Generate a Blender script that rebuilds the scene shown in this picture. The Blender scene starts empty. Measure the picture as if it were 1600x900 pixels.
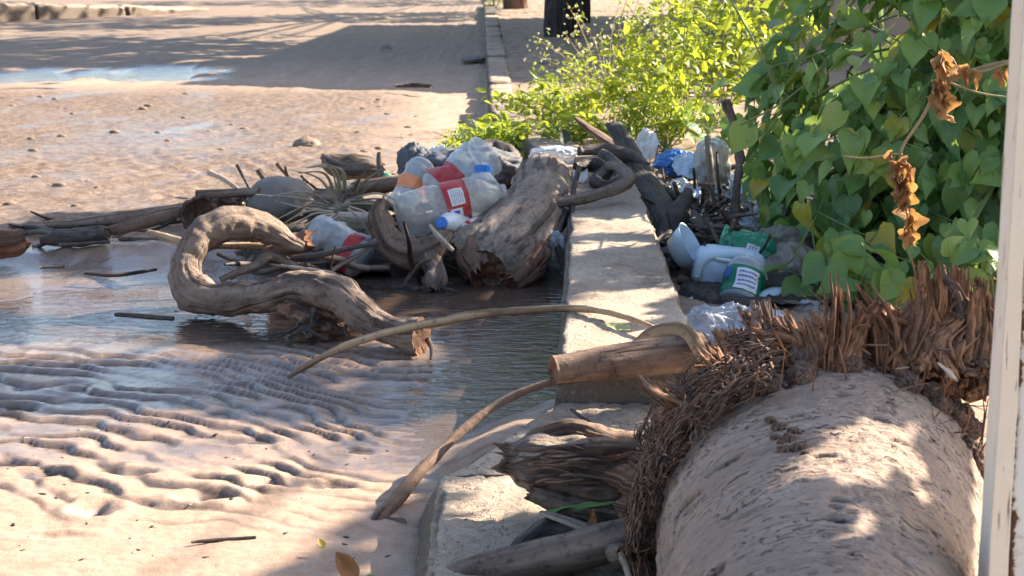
import bpy, bmesh, math, random
import numpy as np
from mathutils import Vector, Matrix

random.seed(11)
rng = np.random.default_rng(11)
SC = bpy.context.scene
COL = SC.collection
R = math.radians

# ------------------------------------------------------------------ camera
F = 2200.0                      # focal length in photo pixels (1600 wide)
HC = 0.90                       # eye height
PITCH = math.atan(520 / 2200)
cd = bpy.data.cameras.new('camera')
cam = bpy.data.objects.new('camera', cd)
COL.objects.link(cam)
cam.location = (0, 0, HC)
cam.rotation_euler = (math.pi / 2 - PITCH, 0, 0)
cd.sensor_width = 36
cd.lens = 36 * F / 1600
cd.clip_start = 0.05
cd.clip_end = 500
cd.dof.use_dof = True
cd.dof.focus_distance = 2.7
cd.dof.aperture_fstop = 13
SC.camera = cam

# ------------------------------------------------------------------ light
SUN_EL, SUN_AZ = R(31), R(30)   # azimuth counted from +X towards +Y
S = Vector((math.cos(SUN_EL) * math.cos(SUN_AZ), math.cos(SUN_EL) * math.sin(SUN_AZ), math.sin(SUN_EL)))
w = bpy.data.worlds.new('World')
SC.world = w
w.use_nodes = True
wn = w.node_tree
sky = wn.nodes.new('ShaderNodeTexSky')
sky.sky_type = 'NISHITA'
sky.sun_disc = False
sky.sun_elevation = SUN_EL
sky.sun_rotation = math.atan2(S.x, S.y)
sky.dust_density = 1.5
bg = wn.nodes['Background']
bg.inputs[1].default_value = 0.083
wn.links.new(sky.outputs[0], bg.inputs[0])
ld = bpy.data.lights.new('sun', 'SUN')
ld.energy = 5.0
ld.angle = R(0.5)
ld.color = (1.0, 0.87, 0.70)
sun = bpy.data.objects.new('sun', ld)
COL.objects.link(sun)
sun.rotation_euler = S.to_track_quat('Z', 'Y').to_euler()
sun.location = (6, 4, 6)
vs = SC.view_settings
vs.view_transform = 'Standard'
vs.look = 'None'
vs.exposure = 1.98
vs.gamma = 1
vs.use_curve_mapping = False
SC.render.engine = 'CYCLES'
SC.cycles.max_bounces = 6
SC.cycles.transparent_max_bounces = 12
SC.cycles.use_denoising = True
SC.cycles.caustics_reflective = False
SC.cycles.caustics_refractive = False

# ------------------------------------------------------------------ pixel <-> world
CP, SP = math.cos(PITCH), math.sin(PITCH)

def ray(px, py):
    a, b = (px - 800) / F, -(py - 450) / F
    return (a, CP + b * SP, -SP + b * CP)

def W(px, py, Y):
    d = ray(px, py)
    t = Y / d[1]
    return Vector((d[0] * t, Y, HC + d[2] * t))

def G(px, py, z=0.0):
    d = ray(px, py)
    t = (z - HC) / d[2]
    return Vector((d[0] * t, d[1] * t, z))

def GY(py, z=0.0):
    return G(800, py, z).y

def zc(p):
    return p.y * CP + (HC - p.z) * SP

def proj(P):
    """world (n,3) -> pixel (n,2)"""
    X, Y, Z = P[:, 0], P[:, 1], P[:, 2] - HC
    d = Y * CP - Z * SP
    u = Y * SP + Z * CP
    return np.stack([800 + F * X / d, 450 - F * u / d], 1)

def pix(n, p):
    """n photo pixels at point p, in metres"""
    return n * zc(p) / F

# ------------------------------------------------------------------ noise
def _hash(ix, iy, iz, seed):
    with np.errstate(over='ignore'):
        h = (ix.astype(np.uint32) * np.uint32(374761393) + iy.astype(np.uint32) * np.uint32(668265263)
             + iz.astype(np.uint32) * np.uint32(2147483647) + np.uint32(seed * 974711 % 4294967295))
        h = (h ^ (h >> np.uint32(13))) * np.uint32(1274126177)
        h = (h ^ (h >> np.uint32(16))) * np.uint32(2246822519)
        return h ^ (h >> np.uint32(15))

_GR = rng.normal(size=(64, 3))
_GR /= np.linalg.norm(_GR, axis=1)[:, None]

def pn(P, seed=0):
    """gradient noise, about -1..1"""
    P = np.asarray(P, float)
    i = np.floor(P).astype(np.int64)
    f = P - i
    u = f * f * f * (f * (f * 6 - 15) + 10)
    r = 0
    for dx in (0, 1):
        for dy in (0, 1):
            for dz in (0, 1):
                g = _GR[_hash(i[:, 0] + dx, i[:, 1] + dy, i[:, 2] + dz, seed) & 63]
                d = g[:, 0] * (f[:, 0] - dx) + g[:, 1] * (f[:, 1] - dy) + g[:, 2] * (f[:, 2] - dz)
                wgt = (u[:, 0] if dx else 1 - u[:, 0]) * (u[:, 1] if dy else 1 - u[:, 1]) * (u[:, 2] if dz else 1 - u[:, 2])
                r = r + d * wgt
    return r * 1.6

def fbm(P, scale=1.0, octv=4, seed=0, gain=0.5):
    P = np.asarray(P, float) * scale
    r, a = 0, 1.0
    for k in range(octv):
        r = r + a * pn(P, seed + k * 17)
        P = P * 2.03
        a *= gain
    return r

def ridged(P, scale=1.0, octv=3, seed=0):
    P = np.asarray(P, float) * scale
    r, a = 0, 1.0
    for k in range(octv):
        r = r + a * (1 - 2 * np.abs(pn(P, seed + k * 17)))
        P = P * 2.03
        a *= 0.5
    return r * .5

def sstep(a, b, x):
    t = np.clip((x - a) / (b - a), 0, 1)
    return t * t * (3 - 2 * t)

# ------------------------------------------------------------------ object helpers
def tag(o, label, cat, group=None, kind=None):
    o['label'] = label
    o['category'] = cat
    if group:
        o['group'] = group
    if kind:
        o['kind'] = kind
    return o

def empty(name, loc, label=None, cat=None, group=None):
    o = bpy.data.objects.new(name, None)
    COL.objects.link(o)
    o.location = loc
    o.empty_display_size = .05
    if label:
        tag(o, label, cat, group)
    return o

def wloc(o):
    v = Vector(o.location)
    while o.parent:
        o = o.parent
        v = v + Vector(o.location)
    return v

def mesh(name, V, Fc, m, parent=None, smooth=True, st=None, attrs=None, midx=None, mats=None):
    """link ONE mesh object whose vertices are given in world space"""
    V = np.asarray(V, float)
    org = Vector(((V[:, 0].min() + V[:, 0].max()) / 2, (V[:, 1].min() + V[:, 1].max()) / 2, V[:, 2].min()))
    me = bpy.data.meshes.new(name)
    L = V - np.array(org)
    if isinstance(Fc, np.ndarray):
        n, k = Fc.shape
        me.vertices.add(len(L))
        me.vertices.foreach_set('co', L.ravel())
        me.loops.add(n * k)
        me.loops.foreach_set('vertex_index', Fc.ravel().astype(np.int32))
        me.polygons.add(n)
        me.polygons.foreach_set('loop_start', np.arange(0, n * k, k, dtype=np.int32))
        me.polygons.foreach_set('loop_total', np.full(n, k, dtype=np.int32))
        me.update(calc_edges=True)
    else:
        me.from_pydata(L.tolist(), [], [list(map(int, f)) for f in Fc])
        me.update()
    if smooth:
        me.polygons.foreach_set('use_smooth', np.ones(len(me.polygons), bool))
    a = me.attributes.new('st', 'FLOAT_VECTOR', 'POINT')
    a.data.foreach_set('vector', (L if st is None else np.asarray(st, float)).ravel())
    for k, v in (attrs or {}).items():
        a = me.attributes.new(k, 'FLOAT', 'POINT')
        a.data.foreach_set('value', np.asarray(v, float).ravel())
    for mm in (mats or [m]):
        me.materials.append(mm)
    if midx is not None:
        me.polygons.foreach_set('material_index', np.asarray(midx, np.int32))
    me.validate()
    o = bpy.data.objects.new(name, me)
    COL.objects.link(o)
    if parent:
        o.parent = parent
        o.location = org - wloc(parent)
    else:
        o.location = org
    return o

def structure(o):
    o['kind'] = 'structure'
    return o

def join(parts):
    """join [(V,F,st,attrs)] lists of quads/tris into one"""
    V, Fc, st, at = [], [], [], {}
    off = 0
    for p in parts:
        v, f, s, a = p
        V.append(v)
        st.append(s)
        Fc += [[i + off for i in q] for q in f]
        for k in a:
            at.setdefault(k, []).append(a[k])
        off += len(v)
    return np.concatenate(V), Fc, np.concatenate(st), {k: np.concatenate(x) for k, x in at.items()}

def spline(pts, step):
    """Catmull-Rom through rows (x,y,z,r), resampled about every step metres"""
    P = np.asarray(pts, float)
    P = np.vstack([2 * P[0] - P[1], P, 2 * P[-1] - P[-2]])
    out = []
    for i in range(1, len(P) - 2):
        n = max(2, int(np.linalg.norm(P[i + 1, :3] - P[i, :3]) / step))
        t = np.linspace(0, 1, n, endpoint=False)[:, None]
        a, b, c, d = P[i - 1], P[i], P[i + 1], P[i + 2]
        out.append(.5 * ((2 * b) + (-a + c) * t + (2 * a - 5 * b + 4 * c - d) * t ** 2 + (-a + 3 * b - 3 * c + d) * t ** 3))
    out.append(P[-2][None])
    return np.concatenate(out)

def tube(pts, seg=14, step=.012, amp=.10, nsc=14, groove=0.0, gk=3.0, gl=6.0, seed=0, flat=1.0, capin=.6, jag=0.0, rough=0.0):
    """a gnarled limb. rows (x,y,z,r). returns V,F,st,attrs(cap)"""
    Q = spline(pts, step)
    C, rad = Q[:, :3], np.maximum(Q[:, 3], 1e-4)
    n = len(C)
    T = np.gradient(C, axis=0)
    T /= np.linalg.norm(T, axis=1)[:, None] + 1e-12
    N = np.zeros_like(C)
    a = np.array([0, 0, 1.0]) if abs(T[0, 2]) < .9 else np.array([1.0, 0, 0])
    N[0] = a - T[0] * a.dot(T[0])
    N[0] /= np.linalg.norm(N[0])
    for i in range(1, n):
        v = N[i - 1] - T[i] * N[i - 1].dot(T[i])
        N[i] = v / (np.linalg.norm(v) + 1e-12)
    B = np.cross(T, N)
    s = np.concatenate([[0], np.cumsum(np.linalg.norm(np.diff(C, axis=0), axis=1))])
    th = np.linspace(0, 2 * np.pi, seg, endpoint=False)
    ct, sn = np.cos(th), np.sin(th)
    rm = rad.mean()
    st = np.stack([np.outer(rad, ct), np.outer(rad, sn), np.repeat(s[:, None], seg, 1)], -1).reshape(-1, 3) + seed * 3.17
    q = st.copy()
    disp = amp * fbm(q, nsc, 3, seed)
    if groove:
        g = np.stack([np.tile(ct * gk, n), np.tile(sn * gk, n), np.repeat(s * gl, seg)], -1)
        g += .35 * np.stack([pn(q * nsc, seed + 5), pn(q * nsc, seed + 6), 0 * q[:, 0]], -1)
        disp = disp + groove * ridged(g, 1.0, 3, seed + 3)
    if rough:
        disp = disp + rough * fbm(q, nsc * 4, 3, seed + 9)
    rr = (np.repeat(rad, seg) * (1 + disp)).reshape(n, seg)
    V = C[:, None, :] + N[:, None, :] * (rr * ct * flat)[..., None] + B[:, None, :] * (rr * sn)[..., None]
    if jag:
        for e, sg in ((0, -1), (n - 1, 1)):
            j = jag * rad[e] * (np.abs(pn(np.stack([ct * 3, sn * 3, 0 * ct + seed], -1), seed + 31)) * 2)
            V[e] += sg * T[e] * j[:, None]
    V = V.reshape(-1, 3)
    i0 = (np.arange(n - 1)[:, None] * seg + np.arange(seg)).ravel()
    i1 = (np.arange(n - 1)[:, None] * seg + (np.arange(seg) + 1) % seg).ravel()
    Fc = np.stack([i0, i1, i1 + seg, i0 + seg], 1).tolist()
    Vx, sx, cp = [V], [st], [np.zeros(len(V))]
    cnt = len(V)
    for e, sg in ((0, -1), (n - 1, 1)):
        ring = V[e * seg:(e + 1) * seg]
        prev = np.arange(e * seg, (e + 1) * seg)
        c0 = ring.mean(0)
        for k, f in enumerate((.93, .55)):
            dep = -capin * rad[e] * (.06, .22)[k]
            nr = c0 + (ring - c0) * f + sg * T[e] * (dep + .12 * rad[e] * pn(ring * 40, seed + 50 + k))[:, None] * (1 if jag == 0 else 1.5)
            Vx.append(nr)
            sx.append(np.stack([rad[e] * f * ct, rad[e] * f * sn, 0 * ct + s[e]], -1) + seed * 3.17)
            cp.append(np.ones(seg))
            cur = np.arange(cnt, cnt + seg)
            cnt += seg
            for i in range(seg):
                j = (i + 1) % seg
                q4 = [prev[i], prev[j], cur[j], cur[i]]
                Fc.append(q4 if sg < 0 else q4[::-1])
            prev = cur
        Vx.append((c0 - sg * T[e] * capin * rad[e] * .2)[None])
        sx.append(np.array([[0, 0, s[e]]]) + seed * 3.17)
        cp.append(np.ones(1))
        for i in range(seg):
            j = (i + 1) % seg
            q3 = [prev[i], prev[j], cnt]
            Fc.append(q3 if sg < 0 else q3[::-1])
        cnt += 1
    if True:   # outward normals
        Fc = [f[::-1] for f in Fc]
    return np.concatenate(Vx), Fc, np.concatenate(sx), {'cap': np.concatenate(cp)}

def pp(pts):
    """pixel rows (px,py,rpx,Y) -> world rows (x,y,z,r)"""
    o = []
    for px, py, r, Y in pts:
        p = W(px, py, Y)
        o.append((p.x, p.y, p.z, pix(r, p)))
    return o

def log(name, pts, m, parent=None, **k):
    V, Fc, st, at = tube(pp(pts), **k)
    return mesh(name, V, Fc, m, parent, True, st, at)

_ICO = {}
def ico(sub):
    if sub not in _ICO:
        bm = bmesh.new()
        bmesh.ops.create_icosphere(bm, subdivisions=sub, radius=1)
        bm.verts.ensure_lookup_table()
        _ICO[sub] = (np.array([v.co[:] for v in bm.verts]), np.array([[v.index for v in f.verts] for f in bm.faces]))
        bm.free()
    return _ICO[sub]

def rotm(rx=0, ry=0, rz=0):
    return np.array(Matrix.Rotation(rz, 3, 'Z') @ Matrix.Rotation(ry, 3, 'Y') @ Matrix.Rotation(rx, 3, 'X'))

def lump_data(c, rad, rot=(0, 0, 0), amp=.15, nsc=1.6, seed=0, sub=5, ridge=0.0, rsc=2.0, boxy=0.0, floor=None):
    V, Fc = ico(sub)
    P = V.copy()
    if boxy:
        P = P / (np.abs(P) ** (2 + 6 * boxy)).sum(1)[:, None] ** (1 / (2 + 6 * boxy))
    d = 1 + amp * fbm(V + seed * 2.3, nsc, 4, seed)
    if ridge:
        d = d + ridge * ridged(V + seed * 1.3, rsc, 4, seed + 4)
    P = P * d[:, None] * np.array(rad)
    P = P @ rotm(*rot).T + np.array(c)
    if floor is not None:
        P[:, 2] = np.where(P[:, 2] < floor, floor - .002 + .1 * (P[:, 2] - floor), P[:, 2])
    return P, Fc, V * np.array(rad), {}

def lump(name, px, py, Y, wpx, hpx, depth, m, parent=None, **k):
    c = W(px, py, Y)
    P, Fc, st, at = lump_data(c, (pix(wpx / 2, c), depth, pix(hpx / 2, c)), **k)
    return mesh(name, P, Fc, m, parent, True, st)

def box_grid(nx, ny, nz):
    """unit box shell as a quad mesh with shared vertices"""
    idx, V, Fc = {}, [], []
    def vid(i, j, k):
        if (i, j, k) not in idx:
            idx[(i, j, k)] = len(V)
            V.append((i / nx, j / ny, k / nz))
        return idx[(i, j, k)]
    for i in range(nx):
        for j in range(ny):
            for k, fl in ((0, 1), (nz, 0)):
                q = [vid(i, j, k), vid(i + 1, j, k), vid(i + 1, j + 1, k), vid(i, j + 1, k)]
                Fc.append(q[::-1] if fl else q)
    for i in range(nx):
        for k in range(nz):
            for j, fl in ((0, 0), (ny, 1)):
                q = [vid(i, j, k), vid(i + 1, j, k), vid(i + 1, j, k + 1), vid(i, j, k + 1)]
                Fc.append(q[::-1] if fl else q)
    for j in range(ny):
        for k in range(nz):
            for i, fl in ((0, 1), (nx, 0)):
                q = [vid(i, j, k), vid(i, j + 1, k), vid(i, j + 1, k + 1), vid(i, j, k + 1)]
                Fc.append(q[::-1] if fl else q)
    return np.array(V), Fc

def block_data(bot, top, cuts, amp=.004, nsc=9, seed=0, bev=.012, fine=.002):
    """bot/top: four corners each (x,y,z): left-near, right-near, right-far, left-far"""
    U, Fc = box_grid(*cuts)
    bot, top = np.array(bot, float), np.array(top, float)
    u, v, ww = U[:, 0:1], U[:, 1:2], U[:, 2:3]
    def bl(c):
        return c[0] * (1 - u) * (1 - v) + c[1] * u * (1 - v) + c[2] * u * v + c[3] * (1 - u) * v
    P = bl(bot) * (1 - ww) + bl(top) * ww
    c = P.mean(0)
    onx = ((U[:, 0] == 0) | (U[:, 0] == 1)).astype(float)
    ony = ((U[:, 1] == 0) | (U[:, 1] == 1)).astype(float)
    onz = ((U[:, 2] == 0) | (U[:, 2] == 1)).astype(float)
    e = (onx + ony + onz) >= 2
    dirn = (c - P)
    dirn[:, 1] *= .15
    dirn /= np.linalg.norm(dirn, axis=1)[:, None] + 1e-9
    bb = bev * (1 + .9 * fbm(P, 7, 3, seed + 8))
    P = P + dirn * np.where(e, bb, 0)[:, None]
    P = P + amp * np.stack([fbm(P, nsc, 3, seed), fbm(P, nsc, 3, seed + 1), fbm(P, nsc, 3, seed + 2)], -1)
    P = P + fine * np.stack([fbm(P, 60, 3, seed + 3)] * 3, -1)
    return P, Fc

def block(name, bot, top, cuts, m, parent=None, smooth=True, **k):
    P, Fc = block_data(bot, top, cuts, **k)
    return mesh(name, P, Fc, m, parent, smooth)

def frame_from(axis, face):
    """orthonormal x (towards face), y, z=axis"""
    z = Vector(axis).normalized()
    x = Vector(face) - z * Vector(face).dot(z)
    x.normalize()
    y = z.cross(x)
    return np.array(x), np.array(y), np.array(z)

def batch(TV, TF, M, P, var, luv=None):
    """many copies of a small template in one mesh"""
    N, nv = len(P), len(TV)
    V = np.einsum('nij,kj->nki', M, TV) + P[:, None, :]
    Fc = (TF[None] + (np.arange(N) * nv)[:, None, None]).reshape(-1, TF.shape[1])
    at = {'var': np.repeat(var, nv)}
    st = np.tile(TV if luv is None else luv, (N, 1))
    return V.reshape(-1, 3), Fc, st, at

def orient(nrm, tip):
    """matrices with z=normal, y=tip direction (n,3 arrays)"""
    z = nrm / (np.linalg.norm(nrm, axis=1)[:, None] + 1e-9)
    y = tip - z * (tip * z).sum(1)[:, None]
    y /= np.linalg.norm(y, axis=1)[:, None] + 1e-9
    x = np.cross(y, z)
    return np.stack([x, y, z], -1)

# ------------------------------------------------------------------ materials
class NT:
    def __init__(s, name):
        s.m = bpy.data.materials.new(name)
        s.m.use_nodes = True
        s.t = s.m.node_tree
        s.b = s.t.nodes['Principled BSDF']
        s.out = s.t.nodes['Material Output']
    def n(s, typ, ins=None, **props):
        nd = s.t.nodes.new('ShaderNode' + typ)
        for k, v in props.items():
            setattr(nd, k, v)
        for k, v in (ins or {}).items():
            s.set(nd.inputs[k], v)
        return nd
    def set(s, sock, v):
        if isinstance(v, bpy.types.NodeSocket):
            s.t.links.new(v, sock)
        elif isinstance(v, (tuple, list)) and len(v) == 3 and sock.type == 'RGBA':
            sock.default_value = (*v, 1)
        else:
            sock.default_value = v
    def attr(s, name):
        nd = s.n('Attribute', attribute_name=name)
        return nd
    def st(s, scale=(1, 1, 1)):
        a = s.attr('st').outputs['Vector']
        return s.n('Mapping', {'Vector': a, 'Scale': scale}).outputs[0]
    def noise(s, vec, scale, detail=5, rough=.6, dist=0.0):
        return s.n('TexNoise', {'Vector': vec, 'Scale': scale, 'Detail': detail, 'Roughness': rough, 'Distortion': dist}).outputs[0]
    def voro(s, vec, scale, feature='F1'):
        return s.n('TexVoronoi', {'Vector': vec, 'Scale': scale}, feature=feature).outputs[0]
    def ramp(s, fac, stops):
        nd = s.n('ValToRGB', {'Fac': fac})
        cr = nd.color_ramp
        while len(cr.elements) < len(stops):
            cr.elements.new(.5)
        for e, (p, c) in zip(cr.elements, stops):
            e.position = p
            e.color = (c, c, c, 1) if isinstance(c, (int, float)) else (*c, 1)
        return nd.outputs[0]
    def mix(s, fac, a, b, mode='MIX'):
        nd = s.n('Mix', data_type='RGBA', blend_type=mode)
        s.set(nd.inputs[0], fac)
        s.set(nd.inputs[6], a)
        s.set(nd.inputs[7], b)
        return nd.outputs[2]
    def math(s, op, a, b=0.0, clamp=False):
        nd = s.n('Math', operation=op, use_clamp=clamp)
        s.set(nd.inputs[0], a)
        s.set(nd.inputs[1], b)
        return nd.outputs[0]
    def bump(s, h, strength=.5, dist=.01, normal=None):
        i = {'Height': h, 'Strength': strength, 'Distance': dist}
        if normal is not None:
            i['Normal'] = normal
        return s.n('Bump', i).outputs[0]
    def p(s, **k):
        for a, v in k.items():
            s.set(s.b.inputs[{'color': 'Base Color', 'rough': 'Roughness', 'normal': 'Normal', 'spec': 'Specular IOR Level',
                              'metal': 'Metallic', 'coat': 'Coat Weight', 'alpha': 'Alpha', 'trans': 'Transmission Weight', 'ior': 'IOR'}[a]], v)
        return s

def wood(name, dark, mid, light, mud=(.27, .19, .15), mudamt=.45, rough=.85, cut=None, bump=.6, grain=(60, 60, 5), wet=0.0):
    t = NT(name)
    v = t.st((1, 1, 1))
    g = t.noise(t.st(grain), 1.0, 6, .65, .4)
    big = t.noise(v, 9, 4, .6)
    fine = t.noise(v, 120, 4, .7)
    c = t.ramp(g, [(.28, dark), (.5, mid), (.72, light)])
    mm = t.ramp(big, [(.5 - .18 * (mudamt + .2), 0.0), (.72 - .2 * mudamt, 1.0)])
    mm = t.math('MULTIPLY', mm, min(1, mudamt * 1.4))
    c = t.mix(mm, c, t.mix(fine, tuple(x * .75 for x in mud), tuple(min(1, x * 1.2) for x in mud)))
    if cut:
        cc = t.ramp(t.noise(t.st((30, 30, 30)), 1.0, 5, .7), [(.35, tuple(x * .45 for x in cut)), (.6, cut)])
        c = t.mix(t.attr('cap').outputs['Fac'], c, cc)
    h = t.math('ADD', t.math('MULTIPLY', g, .7), t.math('MULTIPLY', fine, .35))
    crack = t.ramp(t.noise(t.st((grain[0] * .5, grain[1] * .5, grain[2] * .4)), 1.0, 3, .5, .6), [(.40, 0.0), (.47, 1.0)])
    c = t.mix(t.math('MULTIPLY', t.math('SUBTRACT', 1.0, crack), .65), c, tuple(x * .5 for x in dark))
    h = t.math('ADD', h, t.math('MULTIPLY', crack, .7))
    speck = t.ramp(t.noise(v, 55, 5, .75), [(.36, 1.0), (.47, 0.0)])
    c = t.mix(t.math('MULTIPLY', speck, .6), c, tuple(x * .45 for x in dark))
    t.p(color=c, rough=(rough if not wet else t.ramp(big, [(.4, rough - .45 * wet), (.65, rough)])), normal=t.bump(h, min(1, bump * 1.4), .008), spec=.3)
    return t.m

WOOD_GREY = wood('driftwood_grey', (.05, .036, .029), (.155, .115, .092), (.29, .225, .18), mudamt=.35, cut=(.20, .11, .07))
WOOD_DARK = wood('wet_dark_wood', (.014, .011, .010), (.042, .034, .030), (.10, .082, .072), mudamt=.2, rough=.6, cut=(.07, .045, .035), wet=.4)
WOOD_TAN = wood('bare_tan_wood', (.20, .12, .07), (.40, .27, .16), (.55, .40, .26), mudamt=.15, cut=(.45, .30, .17), bump=.35)
WOOD_BROWN = wood('bark_brown', (.06, .038, .028), (.16, .10, .07), (.28, .19, .135), mudamt=.3, cut=(.24, .12, .07))
WOOD_RED = wood('rotten_red_wood', (.06, .028, .02), (.17, .085, .055), (.28, .16, .10), mudamt=.3, cut=(.22, .09, .05))
WOOD_STUMP = wood('weathered_stump', (.085, .062, .05), (.25, .19, .15), (.40, .32, .255), mud=(.34, .255, .195), mudamt=.35, cut=(.2, .11, .07), grain=(45, 45, 7), bump=.7)
WOOD_PALE = wood('pale_dry_wood', (.25, .19, .14), (.42, .34, .26), (.58, .49, .38), mudamt=.2, cut=(.5, .4, .28), bump=.4)
WOOD_LOG = wood('muddy_log', (.06, .042, .033), (.16, .115, .09), (.28, .21, .165), mud=(.30, .215, .165), mudamt=.5, cut=(.17, .085, .05), bump=.8)

def plain(name, col, rough=.5, var=.25, bump=0.0, scale=30, spec=.4, dirt=0.0, dirtcol=(.22, .155, .11), dscale=14):
    t = NT(name)
    v = t.st()
    c = t.mix(t.noise(v, scale, 4), tuple(x * (1 - var) for x in col), tuple(min(1, x * (1 + var * .6)) for x in col))
    r = rough
    if dirt:
        d = t.math('MULTIPLY', t.ramp(t.noise(v, dscale, 6, .65), [(.56 - .25 * dirt, 0.0), (.74 - .15 * dirt, 1.0)]), min(1.0, dirt * 1.5))
        c = t.mix(d, c, dirtcol)
        r = t.math('ADD', t.math('MULTIPLY', d, .8 - rough), rough)
    t.p(color=c, rough=r, spec=spec)
    if bump:
        t.p(normal=t.bump(t.noise(v, scale * 2, 5), bump, .005))
    return t.m

def clear_plastic(name, tint=(.9, .93, .95), opa=.45, body=(.72, .74, .76), dirt=.3, rough=.12):
    """thin clear plastic: part see-through, part milky, glossy, with dried mud"""
    t = NT(name)
    v = t.st()
    d = t.math('MULTIPLY', t.ramp(t.noise(v, 16, 6, .7), [(.48, 0.0), (.72, 1.0)]), dirt)
    c = t.mix(d, body, (.30, .22, .16))
    t.p(color=c, rough=t.math('ADD', t.math('MULTIPLY', d, .5), rough), spec=.7, normal=t.bump(t.noise(v, 45, 4), .25, .004))
    tr = t.n('BsdfTransparent', {'Color': (*tint, 1)})
    fr = t.n('LayerWeight', {'Blend': .35}).outputs['Facing']
    fac = t.math('ADD', t.math('MULTIPLY', fr, .4), t.math('ADD', t.math('MULTIPLY', d, .5), opa), True)
    ms = t.n('MixShader', {0: fac, 1: tr.outputs[0], 2: t.b.outputs[0]})
    t.t.links.new(ms.outputs[0], t.out.inputs[0])
    return t.m

CLEAR = clear_plastic('clear_bottle_plastic', (.93, .93, .92), .33, (.62, .60, .57), .75)
CLEAR_BLUE = clear_plastic('bluish_bottle_plastic', (.88, .92, .94), .38, (.60, .64, .66), .6)
BAG_CLEAR = clear_plastic('clear_bag_film', (.9, .92, .95), .4, (.62, .66, .72), .5, .2)
GREEN_PET = clear_plastic('green_bottle_plastic', (.15, .6, .35), .72, (.015, .26, .13), .12)
CAP_BLUE = plain('blue_cap_plastic', (.02, .16, .55), .35, .1)
RED_LABEL = plain('red_label_film', (.45, .03, .035), .4, .3, dirt=.42, dirtcol=(.36, .22, .17), bump=.3)
ORANGE_LABEL = plain('orange_label_film', (.85, .30, .13), .4, .1, dirt=.15)
PINK_LABEL = plain('pink_label_film', (.62, .04, .14), .4, .1, dirt=.2)
WHITE_PRINT = plain('white_label_paper', (.72, .70, .70), .5, .1, dirt=.2)
BLUE_PRINT = plain('blue_print', (.05, .10, .42), .5, .1)
GREY_PRINT = plain('grey_print', (.32, .32, .34), .5, .1)
GREEN_PRINT = plain('green_label', (.0, .17, .085), .4, .15, dirt=.1)
WHITE_PLASTIC = plain('white_plastic', (.66, .68, .70), .35, .08, dirt=.3)
BLUE_WHITE = plain('bluish_white_plastic', (.52, .64, .74), .4, .1, dirt=.2)
PAPER = plain('white_paper', (.74, .74, .72), .8, .1, dirt=.2)
BLUE_FILM = plain('blue_plastic_film', (.06, .20, .52), .3, .3, dirt=.15)
CLOTH_GREY = plain('blue_grey_cloth', (.115, .125, .145), .9, .35, .6, 40, dirt=.3)
BLACK_PLASTIC = plain('black_plastic', (.012, .014, .02), .35, .3)
STONE = plain('brown_stone', (.20, .145, .105), .75, .35, .5, 25, dirt=.2)
STONE_GREY = plain('grey_stone', (.17, .155, .145), .8, .3, .5, 40, dirt=.35)
HUSK = wood('red_brown_husk', (.05, .028, .02), (.13, .075, .055), (.22, .14, .10), mudamt=.3, bump=.8)
SACK = plain('dirty_woven_sack', (.30, .265, .215), .95, .35, .8, 60, dirt=.5)
DRY_LEAF = plain('dry_orange_leaf', (.36, .155, .05), .7, .4, .4, 50)
FROND = wood('dry_palm_leaf', (.16, .135, .095), (.34, .29, .21), (.50, .44, .33), mudamt=.12, bump=.3)

def leafmat(name, stops, trans=.3, tcol=(.35, .5, .05), rough=.45, veins=True, spec=.4):
    t = NT(name)
    var = t.attr('var').outputs['Fac']
    c = t.ramp(var, stops)
    v = t.st()
    c = t.mix(t.math('MULTIPLY', t.noise(v, 3.5, 3), .5), c, t.mix(.5, c, (.10, .14, .03)))
    if veins:
        g_ = t.n('NewGeometry').outputs['Position']
        c = t.mix(t.ramp(t.noise(g_, 60, 5, .7), [(.60, 0.0), (.74, .55)]), c, (.20, .17, .08))
        c = t.mix(t.ramp(t.noise(g_, 16, 3, .6), [(.45, .0), (.75, .35)]), c, (.30, .30, .20))
        x = t.n('SeparateXYZ', {0: v})
        ax = t.math('ABSOLUTE', x.outputs[0])
        mid = t.math('LESS_THAN', ax, .022)
        ph = t.math('SUBTRACT', t.math('MULTIPLY', x.outputs[1], 34.0), t.math('MULTIPLY', ax, 30.0))
        side = t.math('GREATER_THAN', t.math('SINE', ph), .93)
        vv = t.math('MAXIMUM', mid, t.math('MULTIPLY', side, .55))
        c = t.mix(t.math('MULTIPLY', vv, .35), c, (.20, .32, .09))
        t.p(normal=t.bump(t.math('ADD', t.math('MULTIPLY', t.math('SINE', ph), .3), vv), .25, .003))
    t.p(color=c, rough=rough, spec=spec)
    tl = t.n('BsdfTranslucent', {'Color': t.mix(.5, c, tcol)})
    ms = t.n('MixShader', {0: trans, 1: t.b.outputs[0], 2: tl.outputs[0]})
    t.t.links.new(ms.outputs[0], t.out.inputs[0])
    return t.m

CHAR = wood('charred_wood', (.006, .005, .005), (.020, .017, .015), (.055, .046, .04), mudamt=.12, rough=.65, cut=(.05, .035, .028))
VINE_LEAF = leafmat('vine_leaf', [(0, (.04, .115, .04)), (.3, (.10, .225, .065)), (.6, (.17, .31, .08)), (.82, (.27, .39, .08)), (.92, (.36, .38, .05)), (.98, (.52, .36, .03))], .3, (.45, .6, .08), .36)
WEED_LEAF = leafmat('weed_leaf', [(0, (.07, .15, .018)), (.4, (.15, .26, .02)), (.8, (.30, .40, .03)), (1, (.50, .48, .04))], .5, (.66, .68, .06), .5, False)
SEED_HEAD = leafmat('seed_heads', [(0, (.35, .33, .18)), (1, (.62, .60, .40))], .4, (.7, .65, .3), .8, False)
TREE_LEAF = leafmat('tree_leaf', [(0, (.03, .07, .02)), (1, (.08, .14, .03))], .25, (.3, .4, .05), .5, False)
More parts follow.
